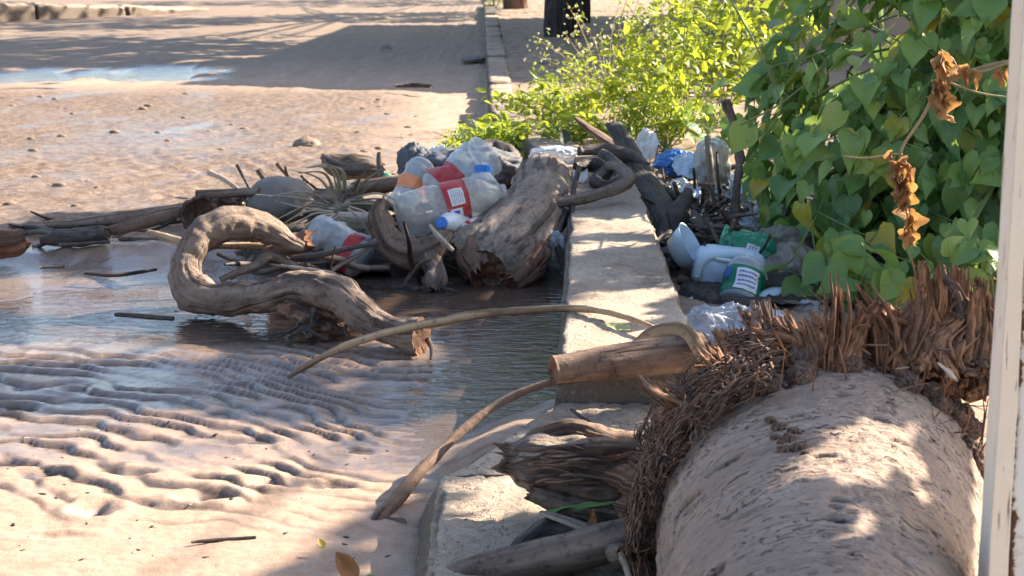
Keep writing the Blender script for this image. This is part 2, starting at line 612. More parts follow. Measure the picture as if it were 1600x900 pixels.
STEM = plain('green_stem', (.14, .19, .06), .6, .3)
DRY_STEM = plain('dry_stem', (.30, .23, .13), .7, .3)
# ================================================================== SETTING
KT = .15
# left edge of the kerb as (Y, X)
def V3(p, z=None):
    return (p[0], p[1], p[2] if z is None else z)

kA = G(894, 272, KT)     # far left corner of the near kerb
kB = G(992, 272, KT)
kC = G(1104, 574, KT)
kD = G(872, 574, KT)
fA = G(764, 172, .13)
fB = G(810, 172, .13)
f2A, f2B = G(755, 4, .13), G(774, 4, .13)

def kerb_x(Y):
    ys = [0, 1.7, 2.15, 2.5, 2.6, kA.y, 6.3, fA.y, f2A.y, 60]
    xs = [-.12, -.12, -.14, .06, kD.x, kA.x, .02, fA.x, f2A.x, -1.2]
    return np.interp(Y, ys, xs)

# ---- ground: one sheet, fine near the camera, out to the horizon
def axis_y():
    y, out = -1.0, []
    while y < 95:
        out.append(y)
        y += .12 if y < .9 else (.03 if y < 1.5 else max(.0043, .0011 * y * y, 0))
        if y > 30:
            y += .6
    return np.array(out)

def axis_x():
    core = list(np.arange(-1.3, .45, .005))
    r_, x, d = [], core[-1], .005
    while x < 60:
        d *= 1.035
        x += d
        r_.append(x)
    l_, x, d = [], core[0], .005
    while x > -60:
        d *= 1.035
        x -= d
        l_.append(x)
    return np.array(l_[::-1] + core + r_)

gy, gx = axis_y(), axis_x()
GX, GYY = np.meshgrid(gx, gy)
X, Y = GX.ravel(), GYY.ravel()
P2 = np.stack([X, Y, 0 * X], -1)
kx = kerb_x(Y)
road = 1 - sstep(-.02, .06, X - kx)            # 1 left of the kerb
h = np.zeros_like(X)
# broad unevenness
h += road * .012 * fbm(P2 * [1, .6, 1], .9, 3, 3) * sstep(3.6, 5, Y)
h += road * .020 * fbm(P2 * [1, .8, 1], .22, 2, 8) * sstep(6, 12, Y)
# current ripples in the foreground sand, steep side towards the camera
wx = .17 * fbm(P2, 1.7, 2, 21) + .050 * fbm(P2, 5.5, 3, 22)
tilt = .50 - .38 * sstep(-.6, .0, X)
ph = (Y + tilt * X + wx) / .074
fr = ph - np.floor(ph)
saw = np.where(fr < .24, sstep(0, .24, fr), 1 - (np.maximum(fr - .24, 0) / .76) ** 1.8)   # steep rise on the near side, long back slope
ampm = sstep(2.02, 2.35, Y) * (1 - sstep(3.0, 3.45, Y)) * (1 - sstep(-.25, .08, X - kx + .12) * .8)
patch = .18 + .95 * sstep(-.45, .35, fbm(P2 * [1, 1.6, 1], 3.2, 3, 30))
ra = .0098 * ampm * patch
h += road * ra * (saw - .45)
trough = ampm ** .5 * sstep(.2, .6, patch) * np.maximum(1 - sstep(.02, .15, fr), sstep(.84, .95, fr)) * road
# finer ripples by the gutter
ph2 = (Y + .1 * X + .05 * fbm(P2, 5, 2, 44)) / .042
gm = sstep(2.3, 2.6, Y) * (1 - sstep(3.3, 3.6, Y)) * sstep(-.5, -.2, X)
h += road * gm * .0035 * np.sin(ph2 * 2 * np.pi) * (.5 + .5 * fbm(P2, 4, 2, 45))
# base levels
h += road * .016 * (1 - sstep(1.9, 2.55, Y))
gut = np.exp(-((X - kx + .14) / .15) ** 2) * sstep(2.25, 2.7, Y) * (1 - sstep(3.75, 4.1, Y))
h -= road * .017 * gut
leftp = np.exp(-((X + .85) / .42) ** 2) * np.exp(-((Y - 3.55) / .28) ** 2)
h += road * leftp * (-.020 + .012 * fbm(P2 * [.7, 1.6, 1], 5, 3, 51))
mid = np.exp(-((X + .30) / .28) ** 2) * np.exp(-((Y - 3.62) / .22) ** 2)
h -= road * mid * .008
# the sunlit bar in the middle and drift bank behind the left pool
h += road * .008 * np.exp(-((Y - 3.12 + .05 * X) / .09) ** 2) * (1 - sstep(-.2, .1, X - kx + .2))
bank = np.exp(-((Y - 4.35 - .25 * (X + .9)) / .16) ** 2) * (1 - sstep(-.75, -.45, X)) * sstep(-3, -1.6, X)
h += road * bank * (.030 + .012 * fbm(P2, 9, 3, 61))
# trodden and driven mud further off
mud = sstep(4.3, 4.8, Y) * (1 - sstep(8.5, 10, Y)) * (1 - sstep(-.9, -.15, X - kx))
al = math.atan2(.55, .30)
tu = X * math.cos(al) + Y * math.sin(al)
tv = -X * math.sin(al) + Y * math.cos(al)
lug = np.sin(tu * 2 * np.pi / .115 + 1.5 * np.sin(tv * 9)) * np.sin(tv * 2 * np.pi / .19 + .8 * fbm(P2, 2, 2, 70))
h += road * mud * (.008 * lug * sstep(-.2, .4, fbm(P2, 1.2, 2, 71)) + .005 * fbm(P2 * [1, .8, 1], 9, 3, 72) + .018 * ridged(np.stack([tv, tu * .10, 0 * tu], -1), 8, 2, 73) + .010)
sm = sstep(4.3, 4.8, Y) * (1 - mud) * road
h += sm * .004 * fbm(P2, 12, 3, 74) * (1 + 1.5 * sstep(8, 12, Y))
# tyre ruts on the far road
rut = sstep(8, 10, Y)
h += road * rut * .015 * ridged(np.stack([X + .04 * np.sin(Y), Y * .03, 0 * X], -1), 1.7, 3, 77)
# puddle on the road
h += road * (.014 * sstep(6.6, 7.6, Y) + .022 * sstep(8.0, 9.0, Y))
pud = np.exp(-(((X + 3.25) / 1.15) ** 4 + ((Y - 10.9 - .12 * (X + 3.2)) / .85) ** 4))
h -= road * pud * (.068 + .045 * fbm(P2 * [1, .6, 1], 3, 3, 78))
pu2 = np.exp(-(((X + .78) / .22) ** 2 + ((Y - 7.55) / .16) ** 2))
h -= road * pu2 * .022
# shoe prints and scours in the front sand
for px, py, a, sx, sy in ((318, 785, .018, .035, .022), (150, 805, .016, .028, .03), (560, 705, .010, .03, .014), (430, 760, .012, .05, .018),
                          (60, 745, .012, .04, .02), (600, 650, .006, .03, .012), (20, 640, .012, .04, .02), (200, 740, .010, .05, .015), (110, 610, .010, .03, .018),
                          (500, 765, .010, .05, .014), (390, 690, .008, .05, .015), (90, 850, .006, .04, .012)):
    c = G(px, py)
    dx, dy = (X - c.x) / sx, (Y - c.y) / sy
    q = dx * dx + dy * dy + .8 * fbm(P2, 22, 2, int(px))
    h += -a * np.exp(-np.maximum(q, 0) * 1.2) + a * .35 * np.exp(-(np.sqrt(np.maximum(q, 0)) - 1.7) ** 2 * 3)
# fine grain
h += .0012 * fbm(P2, 55, 2, 80) * sstep(1.2, 1.6, Y) * (1 - sstep(4, 6, Y))
# right of the kerb: dump hollow, then verge level with the kerb
vg = 1 - road
hv = .105 * sstep(4.9, 6.2, Y) + .015 * fbm(P2, 2.2, 3, 90) + .008 * fbm(P2, 9, 3, 91)
hv += .16 * sstep(1.0, 2.6, X) * (1 - sstep(5, 7, Y))
h = np.where(Y > 30, h * 0, h)
h = h * road + vg * np.where(Y > 30, .1, hv)
WATER = -.0045
# smooth sandy apron between the sunk slab and the gutter
sA, sB = G(870, 632, .07), G(668, 742, .07)
tt = np.clip(((X - sA.x) * (sB.x - sA.x) + (Y - sA.y) * (sB.y - sA.y)) / ((sB.x - sA.x) ** 2 + (sB.y - sA.y) ** 2), -.1, 1.02)
dd = np.hypot(X - sA.x - tt * (sB.x - sA.x), Y - sA.y - tt * (sB.y - sA.y))
ap = np.exp(-(dd / .13) ** 2) * sstep(.86, .45, tt)
h = np.maximum(h, ap * .066 + .003 * fbm(P2, 14, 3, 95) - .02 * (1 - ap))
nr, nc = len(gy), len(gx)
i0 = (np.arange(nr - 1)[:, None] * nc + np.arange(nc - 1)).ravel()
GF = np.stack([i0, i0 + 1, i0 + nc + 1, i0 + nc], 1)
wet = 1 - sstep(.0, .013, h - WATER + .004 * fbm(P2, 6, 3, 96))
wet = np.maximum(wet * (Y < 14), np.maximum(sstep(.15, .6, fbm(P2 * [1, .5, 1], 2.3, 3, 97)) * .25, .45 * np.exp(-((X + 1.75) / .45) ** 2 - ((Y - 7.0) / .7) ** 2)) * mud)
wet = np.maximum(wet, mud * .75 * sstep(.30, .62, fbm(np.stack([tv * 4, tu * .45, 0 * tu], -1), 1, 3, 101)) * sstep(-.2, .3, fbm(P2, .9, 2, 102)))
wet = np.maximum(wet, .75 * leftp ** .5 * road)
wet = np.maximum(wet, .8 * sstep(2.45, 2.8, Y) * (1 - sstep(4.1, 4.5, Y)) * sstep(-.25, .25, fbm(P2, 2.0, 3, 98) + .15) * road)
wet = np.maximum(wet, .75 * sstep(2.28, 2.62, Y + .12 * fbm(P2, 3, 2, 99)) * (1 - sstep(4.1, 4.5, Y)) * (.55 + .45 * sstep(-.3, .3, fbm(P2 * [1, 2, 1], 3, 3, 94))))
wet = wet * road
def ground_z(x, y):
    j = np.clip(np.searchsorted(gx, x), 1, nc - 1)
    i = np.clip(np.searchsorted(gy, y), 1, nr - 1)
    return float(h[i * nc + j])

t = NT('wet_mud_and_sand')
pos = t.n('NewGeometry').outputs['Position']
wt = t.attr('wet').outputs['Fac']
vgf = t.attr('verge').outputs['Fac']
n1 = t.noise(pos, 2.2, 5, .6)
n2 = t.noise(pos, 16, 6, .65)
n3 = t.noise(pos, 160, 4, .7)
dry = t.ramp(n2, [(.3, (.29, .196, .142)), (.5, (.39, .272, .20)), (.7, (.46, .332, .25))])
dry = t.mix(t.math('MULTIPLY', n3, .35), dry, (.30, .20, .145))
n4 = t.noise(pos, 420, 3, .8)
dry = t.mix(t.ramp(n4, [(.34, .75), (.46, 0.0)]), dry, (.20, .13, .095))
dry = t.mix(t.ramp(n4, [(.58, .0), (.68, .5)]), dry, (.66, .52, .41))
damp = t.mix(n2, (.075, .052, .041), (.155, .108, .084))
silt_shade = t.attr('trough').outputs['Fac']
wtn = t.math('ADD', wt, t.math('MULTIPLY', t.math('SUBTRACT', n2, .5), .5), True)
wtn = t.math('MULTIPLY', wtn, t.math('SUBTRACT', 1.0, t.math('MULTIPLY', silt_shade, .8)))
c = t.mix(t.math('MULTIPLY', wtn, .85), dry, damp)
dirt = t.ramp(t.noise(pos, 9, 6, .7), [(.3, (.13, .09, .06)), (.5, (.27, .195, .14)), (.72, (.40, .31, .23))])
silt_shade = t.attr('trough').outputs['Fac']
c = t.mix(t.math('MULTIPLY', silt_shade, .92), c, (.035, .024, .019))  # dark lines painted in the troughs: lee shade as well as wet silt
c = t.mix(vgf, c, dirt)
far = t.attr('far').outputs['Fac']
c = t.mix(t.math('MULTIPLY', far, .75), c, t.mix(n2, (.135, .10, .076), (.22, .168, .128)))
rgh = t.math('SUBTRACT', .8, t.math('MULTIPLY', wtn, .64))
bh = t.math('ADD', t.math('MULTIPLY', t.math('ADD', n3, n4), .4), t.math('MULTIPLY', t.noise(pos, 45, 5, .65), .8))
mf = t.attr('mud').outputs['Fac']
c = t.mix(t.math('MULTIPLY', mf, .7), c, t.mix(n2, (.18, .132, .10), (.30, .228, .176)))
clod = t.noise(pos, 28, 7, .8)
c = t.mix(t.math('MULTIPLY', mf, t.ramp(clod, [(.40, 1.0), (.50, .55), (.60, .12)])), c, (.10, .068, .052))
rgh = t.math('SUBTRACT', rgh, t.math('MULTIPLY', mf, t.ramp(t.noise(pos, 6, 4), [(.45, .0), (.6, .3)])))
bh = t.math('ADD', bh, t.math('MULTIPLY', t.math('MULTIPLY', clod, mf), 9.0))
rgh = t.math('SUBTRACT', rgh, t.math('MULTIPLY', silt_shade, .35), True)
nrm = t.bump(bh, .45, .006)
t.p(color=c, rough=rgh, spec=t.math('ADD', .25, t.math('MULTIPLY', wtn, .55)), normal=nrm)
t.set(t.b.inputs['Coat Weight'], t.math('MULTIPLY', wtn, .9))
t.set(t.b.inputs['Coat Roughness'], .10)
t.set(t.b.inputs['Coat IOR'], 1.55)
t.set(t.b.inputs['Coat Normal'], t.bump(t.noise(t.n('Mapping', {'Vector': pos, 'Scale': (12, 40, 12)}).outputs[0], 1.0, 4, .6), .35, .006))
GROUND_MAT = t.m
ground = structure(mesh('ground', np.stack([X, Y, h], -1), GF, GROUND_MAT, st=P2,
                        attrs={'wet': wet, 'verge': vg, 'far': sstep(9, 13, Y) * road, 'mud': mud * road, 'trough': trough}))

# ---- shallow muddy water lying in the hollows
t = NT('muddy_water')
pos = t.n('NewGeometry').outputs['Position']
sc = t.n('Mapping', {'Vector': pos, 'Scale': (14, 34, 1)}).outputs[0]
wv = t.noise(sc, 1.0, 3, .55, .8)
wv2 = t.noise(pos, 3, 3)
t.p(color=t.mix(wv2, (.06, .042, .032), (.12, .082, .062)), rough=.04, spec=1.0, ior=1.42, normal=t.bump(wv, .5, .007))
WATER_MAT = t.m
wx0, wy0 = np.meshgrid(np.linspace(-5.2, .45, 40), np.linspace(1.3, 13, 60))
i0 = (np.arange(59)[:, None] * 40 + np.arange(39)).ravel()
water = structure(mesh('puddle_water', np.stack([np.minimum(wx0.ravel(), kerb_x(wy0.ravel()) + .05), wy0.ravel(), 0 * wx0.ravel() + WATER], -1),
                       np.stack([i0, i0 + 1, i0 + 41, i0 + 40], 1), WATER_MAT))

# ---- kerb
t = NT('sandy_concrete')
pos = t.n('NewGeometry').outputs['Position']
n1, n2, n3 = t.noise(pos, 5, 5), t.noise(pos, 30, 6, .7), t.noise(pos, 220, 3, .7)
c = t.ramp(n1, [(.3, (.26, .205, .155)), (.5, (.40, .325, .25)), (.72, (.50, .42, .33))])
c = t.mix(t.math('MULTIPLY', n2, .6), c, (.30, .22, .165))
pit = t.ramp(t.voro(pos, 75), [(.10, 1.0), (.24, 0.0)])
pit = t.math('MULTIPLY', pit, t.ramp(t.noise(pos, 22, 3), [(.5, 0.0), (.62, 1.0)]))
c = t.mix(t.math('MULTIPLY', pit, .7), c, (.10, .075, .055))
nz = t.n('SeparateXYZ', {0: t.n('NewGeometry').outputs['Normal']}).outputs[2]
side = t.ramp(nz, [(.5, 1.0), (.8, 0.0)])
c = t.mix(t.math('MULTIPLY', side, .85), c, t.mix(n2, (.055, .042, .034), (.13, .10, .08)))  # steep faces darkened in the colour to deepen their shade
agg = t.noise(pos, 110, 3, .8)
c = t.mix(t.ramp(agg, [(.30, .6), (.44, 0.0)]), c, (.13, .095, .075))
c = t.mix(t.ramp(agg, [(.58, 0.0), (.70, .45)]), c, (.60, .52, .43))
st_ = t.ramp(t.noise(pos, 3.2, 6, .72, .6), [(.50, 0.0), (.66, .65)])
c = t.mix(st_, c, (.15, .115, .09))
ck = t.n('TexVoronoi', {'Vector': t.n('Mapping', {'Vector': t.math('ADD', 0.0, 0.0) if False else t.n('VectorMath', {0: pos, 1: t.n('TexNoise', {'Vector': pos, 'Scale': 14.0, 'Detail': 4.0}).outputs['Color']}, operation='ADD').outputs[0], 'Scale': (1, 1, 1)}).outputs[0], 'Scale': 2.2}, feature='DISTANCE_TO_EDGE').outputs[0]
crk = t.ramp(ck, [(.0, 1.0), (.012, 0.0)])
c = t.mix(t.math('MULTIPLY', crk, .7), c, (.06, .045, .035))
bh = t.math('SUBTRACT', t.math('ADD', t.math('MULTIPLY', n2, .8), t.math('MULTIPLY', agg, .8)), t.math('ADD', t.math('MULTIPLY', pit, .8), crk))
t.p(color=c, rough=.88, spec=.25, normal=t.bump(bh, .6, .007))
KERB_MAT = t.m

def V4(*ps):
    return [tuple(p) for p in ps]

def dn(p, z, dx=0, dy=0):
    return (p[0] + dx, p[1] + dy, z)

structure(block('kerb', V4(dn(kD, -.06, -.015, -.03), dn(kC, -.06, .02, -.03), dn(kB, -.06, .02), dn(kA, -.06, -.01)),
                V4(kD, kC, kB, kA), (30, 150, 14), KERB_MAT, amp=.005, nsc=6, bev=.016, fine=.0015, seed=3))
# sunk, tilted slab in front of it
s1, s2, s3 = G(872, 630, .085), G(690, 742, .085), G(664, 915, .085)
s4, s5 = (.75, s3.y, .075), (.75, s1.y, .085)
mid1 = s2
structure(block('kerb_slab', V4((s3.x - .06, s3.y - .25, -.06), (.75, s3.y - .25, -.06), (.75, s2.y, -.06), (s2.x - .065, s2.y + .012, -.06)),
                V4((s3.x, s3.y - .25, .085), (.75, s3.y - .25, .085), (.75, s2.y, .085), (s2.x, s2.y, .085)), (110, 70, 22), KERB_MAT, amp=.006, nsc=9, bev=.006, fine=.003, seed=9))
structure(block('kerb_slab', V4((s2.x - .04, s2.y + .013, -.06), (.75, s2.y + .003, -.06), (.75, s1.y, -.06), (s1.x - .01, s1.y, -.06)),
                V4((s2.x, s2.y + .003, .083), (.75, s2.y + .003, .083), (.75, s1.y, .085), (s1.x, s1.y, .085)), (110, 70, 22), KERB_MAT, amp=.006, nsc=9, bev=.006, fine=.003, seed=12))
# connecting piece under the weeds and the long far run, block by block
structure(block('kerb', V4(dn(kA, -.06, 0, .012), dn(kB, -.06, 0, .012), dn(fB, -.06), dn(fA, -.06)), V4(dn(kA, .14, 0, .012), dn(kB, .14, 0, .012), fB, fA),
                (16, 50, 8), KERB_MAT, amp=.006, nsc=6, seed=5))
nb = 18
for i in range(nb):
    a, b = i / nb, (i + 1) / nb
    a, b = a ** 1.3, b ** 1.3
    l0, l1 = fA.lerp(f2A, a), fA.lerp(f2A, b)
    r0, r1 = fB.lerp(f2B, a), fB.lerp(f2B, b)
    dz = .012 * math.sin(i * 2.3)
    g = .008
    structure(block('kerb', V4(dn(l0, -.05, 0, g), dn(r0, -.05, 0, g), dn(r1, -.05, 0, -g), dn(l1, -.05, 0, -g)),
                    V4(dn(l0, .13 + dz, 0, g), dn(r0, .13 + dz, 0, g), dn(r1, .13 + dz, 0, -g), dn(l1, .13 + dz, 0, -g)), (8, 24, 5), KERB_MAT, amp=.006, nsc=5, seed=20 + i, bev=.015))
# far side of the road: low kerb and raised verge
lk = [G(-60, 44, .0), G(60, 38, .0), G(200, 30, .0), G(330, 22, .0)]
for i in range(3):
    a, b = lk[i], lk[i + 1]
    structure(block('kerb', V4((a.x, a.y, -.05), (b.x, b.y, -.05), (b.x - .4, b.y + .6, -.05), (a.x - .4, a.y + .6, -.05)),
                    V4((a.x - .02, a.y + .03, .36 - .09 * i), (b.x - .02, b.y + .03, .27 - .09 * i), (b.x - .4, b.y + .6, .27 - .09 * i), (a.x - .4, a.y + .6, .36 - .09 * i)), (40, 8, 6), KERB_MAT, amp=.02, nsc=2.5, seed=60 + i, bev=.03))
# ================================================================== DRIFTWOOD
def zat(px, py, Y):
    return W(px, py, Y).z

# the S-shaped log in the shallow water
o = log('curved_log', [(658, 524, 25, 3.13), (632, 522, 23, 3.15), (602, 513, 22, 3.18), (566, 490, 25, 3.22), (528, 462, 28, 3.27), (476, 448, 27, 3.33),
                       (424, 459, 25, 3.39), (372, 470, 25, 3.45), (326, 468, 28, 3.49), (297, 447, 29, 3.53), (290, 412, 25, 3.57), (306, 376, 24, 3.62),
                       (340, 354, 24, 3.66), (386, 352, 25, 3.70), (424, 364, 21, 3.72), (452, 378, 14, 3.74), (474, 386, 7, 3.75)],
        WOOD_LOG, seg=64, step=.005, amp=.34, nsc=9, groove=.12, gk=3.4, gl=7, seed=3, rough=.075, capin=.4)
for kx, ky, kr, kY in ((314, 384, 6, 3.585),):
    log('knot', [(kx, ky, kr * 1.2, kY + .02), (kx - 1, ky + 1, kr, kY - .008), (kx - 1, ky + 1, kr * .6, kY - .016)], WOOD_DARK, o, seg=18, step=.004, amp=.4, nsc=40, groove=.3, seed=int(kx), capin=1.5)
tag(o, 'thick S-shaped brown log arching out of the shallow water', 'driftwood')
V, Fc, st, at = tube(pp([(668, 530, 5, 3.12), (674, 545, 3, 3.10), (673, 562, 2, 3.08)]), seg=8, step=.006)
mesh('twig', V, Fc, WOOD_BROWN, o, True, st, at)

o = lump('root_lump', 500, 503, 3.30, 118, 52, .06, WOOD_RED, seed=5, amp=.3, ridge=.35, rsc=2.2, rot=(0, .25, .2))
tag(o, 'reddish rotten root lump under the S-shaped log', 'driftwood')
for k in range(9):
    a = rng.uniform(0, 1)
    V, Fc, st, at = tube(pp([(450 + 110 * a, 492 + rng.uniform(-10, 15), 4, 3.25), (435 + 120 * a + rng.uniform(-20, 20), 512, 3, 3.2), (420 + 130 * a + rng.uniform(-30, 30), 528, 1.6, 3.18)]), seg=6, step=.012, seed=k)
    mesh('rootlet', V, Fc, WOOD_DARK, o, True, st, at)

# big forked stump leaning on the kerb
root = empty('driftwood_stump', W(780, 430, 3.95), 'big grey forked driftwood stump leaning against the kerb beside the bottles', 'driftwood')
log('trunk', [(848, 282, 42, 4.62), (845, 300, 46, 4.52), (836, 325, 50, 4.36), (820, 352, 57, 4.20), (798, 380, 62, 4.05), (778, 400, 56, 3.93), (768, 412, 46, 3.88), (762, 419, 30, 3.855)],
    WOOD_STUMP, root, seg=72, step=.006, amp=.10, nsc=6, groove=.06, gk=5, gl=5, seed=7, jag=.12, rough=.035, capin=.35)
log('spur', [(800, 385, 46, 4.04), (765, 383, 42, 3.98), (735, 385, 33, 3.94), (716, 386, 24, 3.92), (708, 388, 15, 3.91)], WOOD_STUMP, root, seg=50, step=.005, amp=.2, nsc=12, groove=.1, gk=2.6, gl=4, seed=8, jag=.5, rough=.03)
log('broken_foot', [(810, 395, 38, 4.0), (822, 412, 30, 3.93), (812, 430, 26, 3.88), (798, 441, 20, 3.85)], WOOD_RED, root, seg=36, step=.006, amp=.35, nsc=16, groove=.3, gk=3, gl=8, seed=9, jag=1.0, rough=.08)
log('broken_foot', [(756, 392, 34, 3.95), (748, 410, 28, 3.89), (752, 424, 20, 3.86)], WOOD_RED, root, seg=32, step=.006, amp=.3, nsc=16, groove=.3, gk=3, gl=8, seed=19, jag=1.0, rough=.08)

# looping root with a foot in the water
root = empty('looping_root', W(640, 430, 3.88), 'coiled dark brown root looping beneath the large clear bottle with red label', 'driftwood')
log('coil', [(598, 316, 9, 3.98), (592, 338, 15, 3.95), (600, 364, 18, 3.92), (618, 387, 21, 3.90), (646, 397, 22, 3.88), (672, 392, 20, 3.88), (690, 375, 14, 3.92), (705, 360, 8, 3.98)],
    WOOD_BROWN, root, seg=36, step=.005, amp=.16, nsc=18, groove=.30, gk=3.6, gl=3.5, seed=11, rough=.05)
log('foot', [(660, 385, 17, 3.88), (672, 402, 16, 3.86), (680, 424, 14, 3.83), (679, 442, 17, 3.80), (678, 452, 11, 3.79)], WOOD_GREY, root, seg=28, step=.006, amp=.25, nsc=22, groove=.2, gk=3, gl=6, seed=12, jag=.5)
for k, q in enumerate([((676, 448, 5, 3.79), (668, 456, 4, 3.77), (655, 459, 2, 3.76)), ((684, 448, 4, 3.79), (700, 452, 3, 3.77), (716, 456, 1.5, 3.76))]):
    log('rootlet', list(q), WOOD_DARK, root, seg=8, step=.006, seed=k)

# black log behind
o = log('charred_log', [(512, 408, 10, 3.96), (560, 409, 13, 3.97), (630, 414, 15, 3.98), (700, 420, 15, 3.99), (762, 424, 13, 4.0)], WOOD_DARK, seg=26, step=.01, amp=.08, seed=14)
tag(o, 'straight blackened log lying flat at the waterline under the bottle heap', 'driftwood')

# wedge-shaped and split logs at the back of the heap
o = log('split_log', [(506, 244, 6, 4.95), (520, 256, 16, 4.93), (548, 262, 19, 4.92), (575, 262, 17, 4.92), (592, 266, 13, 4.93)], WOOD_GREY, seg=30, step=.008, amp=.15, groove=.2, seed=15, jag=.6)
tag(o, 'short split log with a pointed end, furthest back in the heap', 'driftwood')
o = log('split_log', [(552, 294, 13, 4.60), (590, 290, 14, 4.58), (632, 284, 12, 4.58)], WOOD_BROWN, seg=24, step=.008, amp=.1, groove=.25, gk=3, gl=3, seed=16, jag=.5, flat=.8)
tag(o, 'brown split log lying level behind the orange-labelled bottle', 'driftwood')
o = log('split_log', [(520, 298, 11, 4.58), (545, 296, 14, 4.6), (556, 295, 14, 4.61)], WOOD_PALE, seg=24, step=.008, amp=.1, groove=.2, seed=17, jag=.5)
tag(o, 'pale stub of wood between the dry palm leaf and the brown split log', 'driftwood')
o = log('broken_branch', [(538, 350, 14, 4.15), (556, 358, 17, 4.12), (572, 372, 18, 4.08), (578, 395, 12, 4.04)], WOOD_GREY, seg=26, step=.007, amp=.25, nsc=20, groove=.25, seed=18, jag=.7)
tag(o, 'crooked grey branch stub behind the crumpled bottle', 'branch')
o = log('broken_branch', [(500, 322, 30, 4.30), (535, 330, 34, 4.28), (562, 338, 26, 4.26), (585, 338, 14, 4.24)], WOOD_GREY, seg=34, step=.008, amp=.25, nsc=10, groove=.3, gk=3, gl=4, seed=21, jag=.6, flat=.8)
tag(o, 'grey rotten wood under the dry palm leaf', 'driftwood')
o = log('broken_branch', [(418, 398, 10, 3.80), (440, 390, 12, 3.79), (462, 380, 15, 3.78), (478, 374, 13, 3.78)], WOOD_RED, seg=24, step=.006, amp=.3, nsc=22, groove=.3, seed=22, jag=1.1)
tag(o, 'torn reddish branch end between the S-shaped log and crumpled bottle', 'branch')
o = log('broken_branch', [(530, 342, 12, 4.10), (560, 346, 14, 4.08), (590, 345, 13, 4.06)], WOOD_PALE, seg=24, step=.007, amp=.15, seed=23)
tag(o, 'pale stick end left of the looping root', 'branch')
o = log('broken_branch', [(742, 245, 16, 4.9), (775, 240, 20, 4.95), (798, 262, 18, 4.85), (800, 290, 16, 4.75)], WOOD_DARK, seg=24, step=.01, amp=.3, groove=.3, seed=24, jag=.6)
tag(o, 'dark hunk of wood behind the blue-capped bottle', 'driftwood')

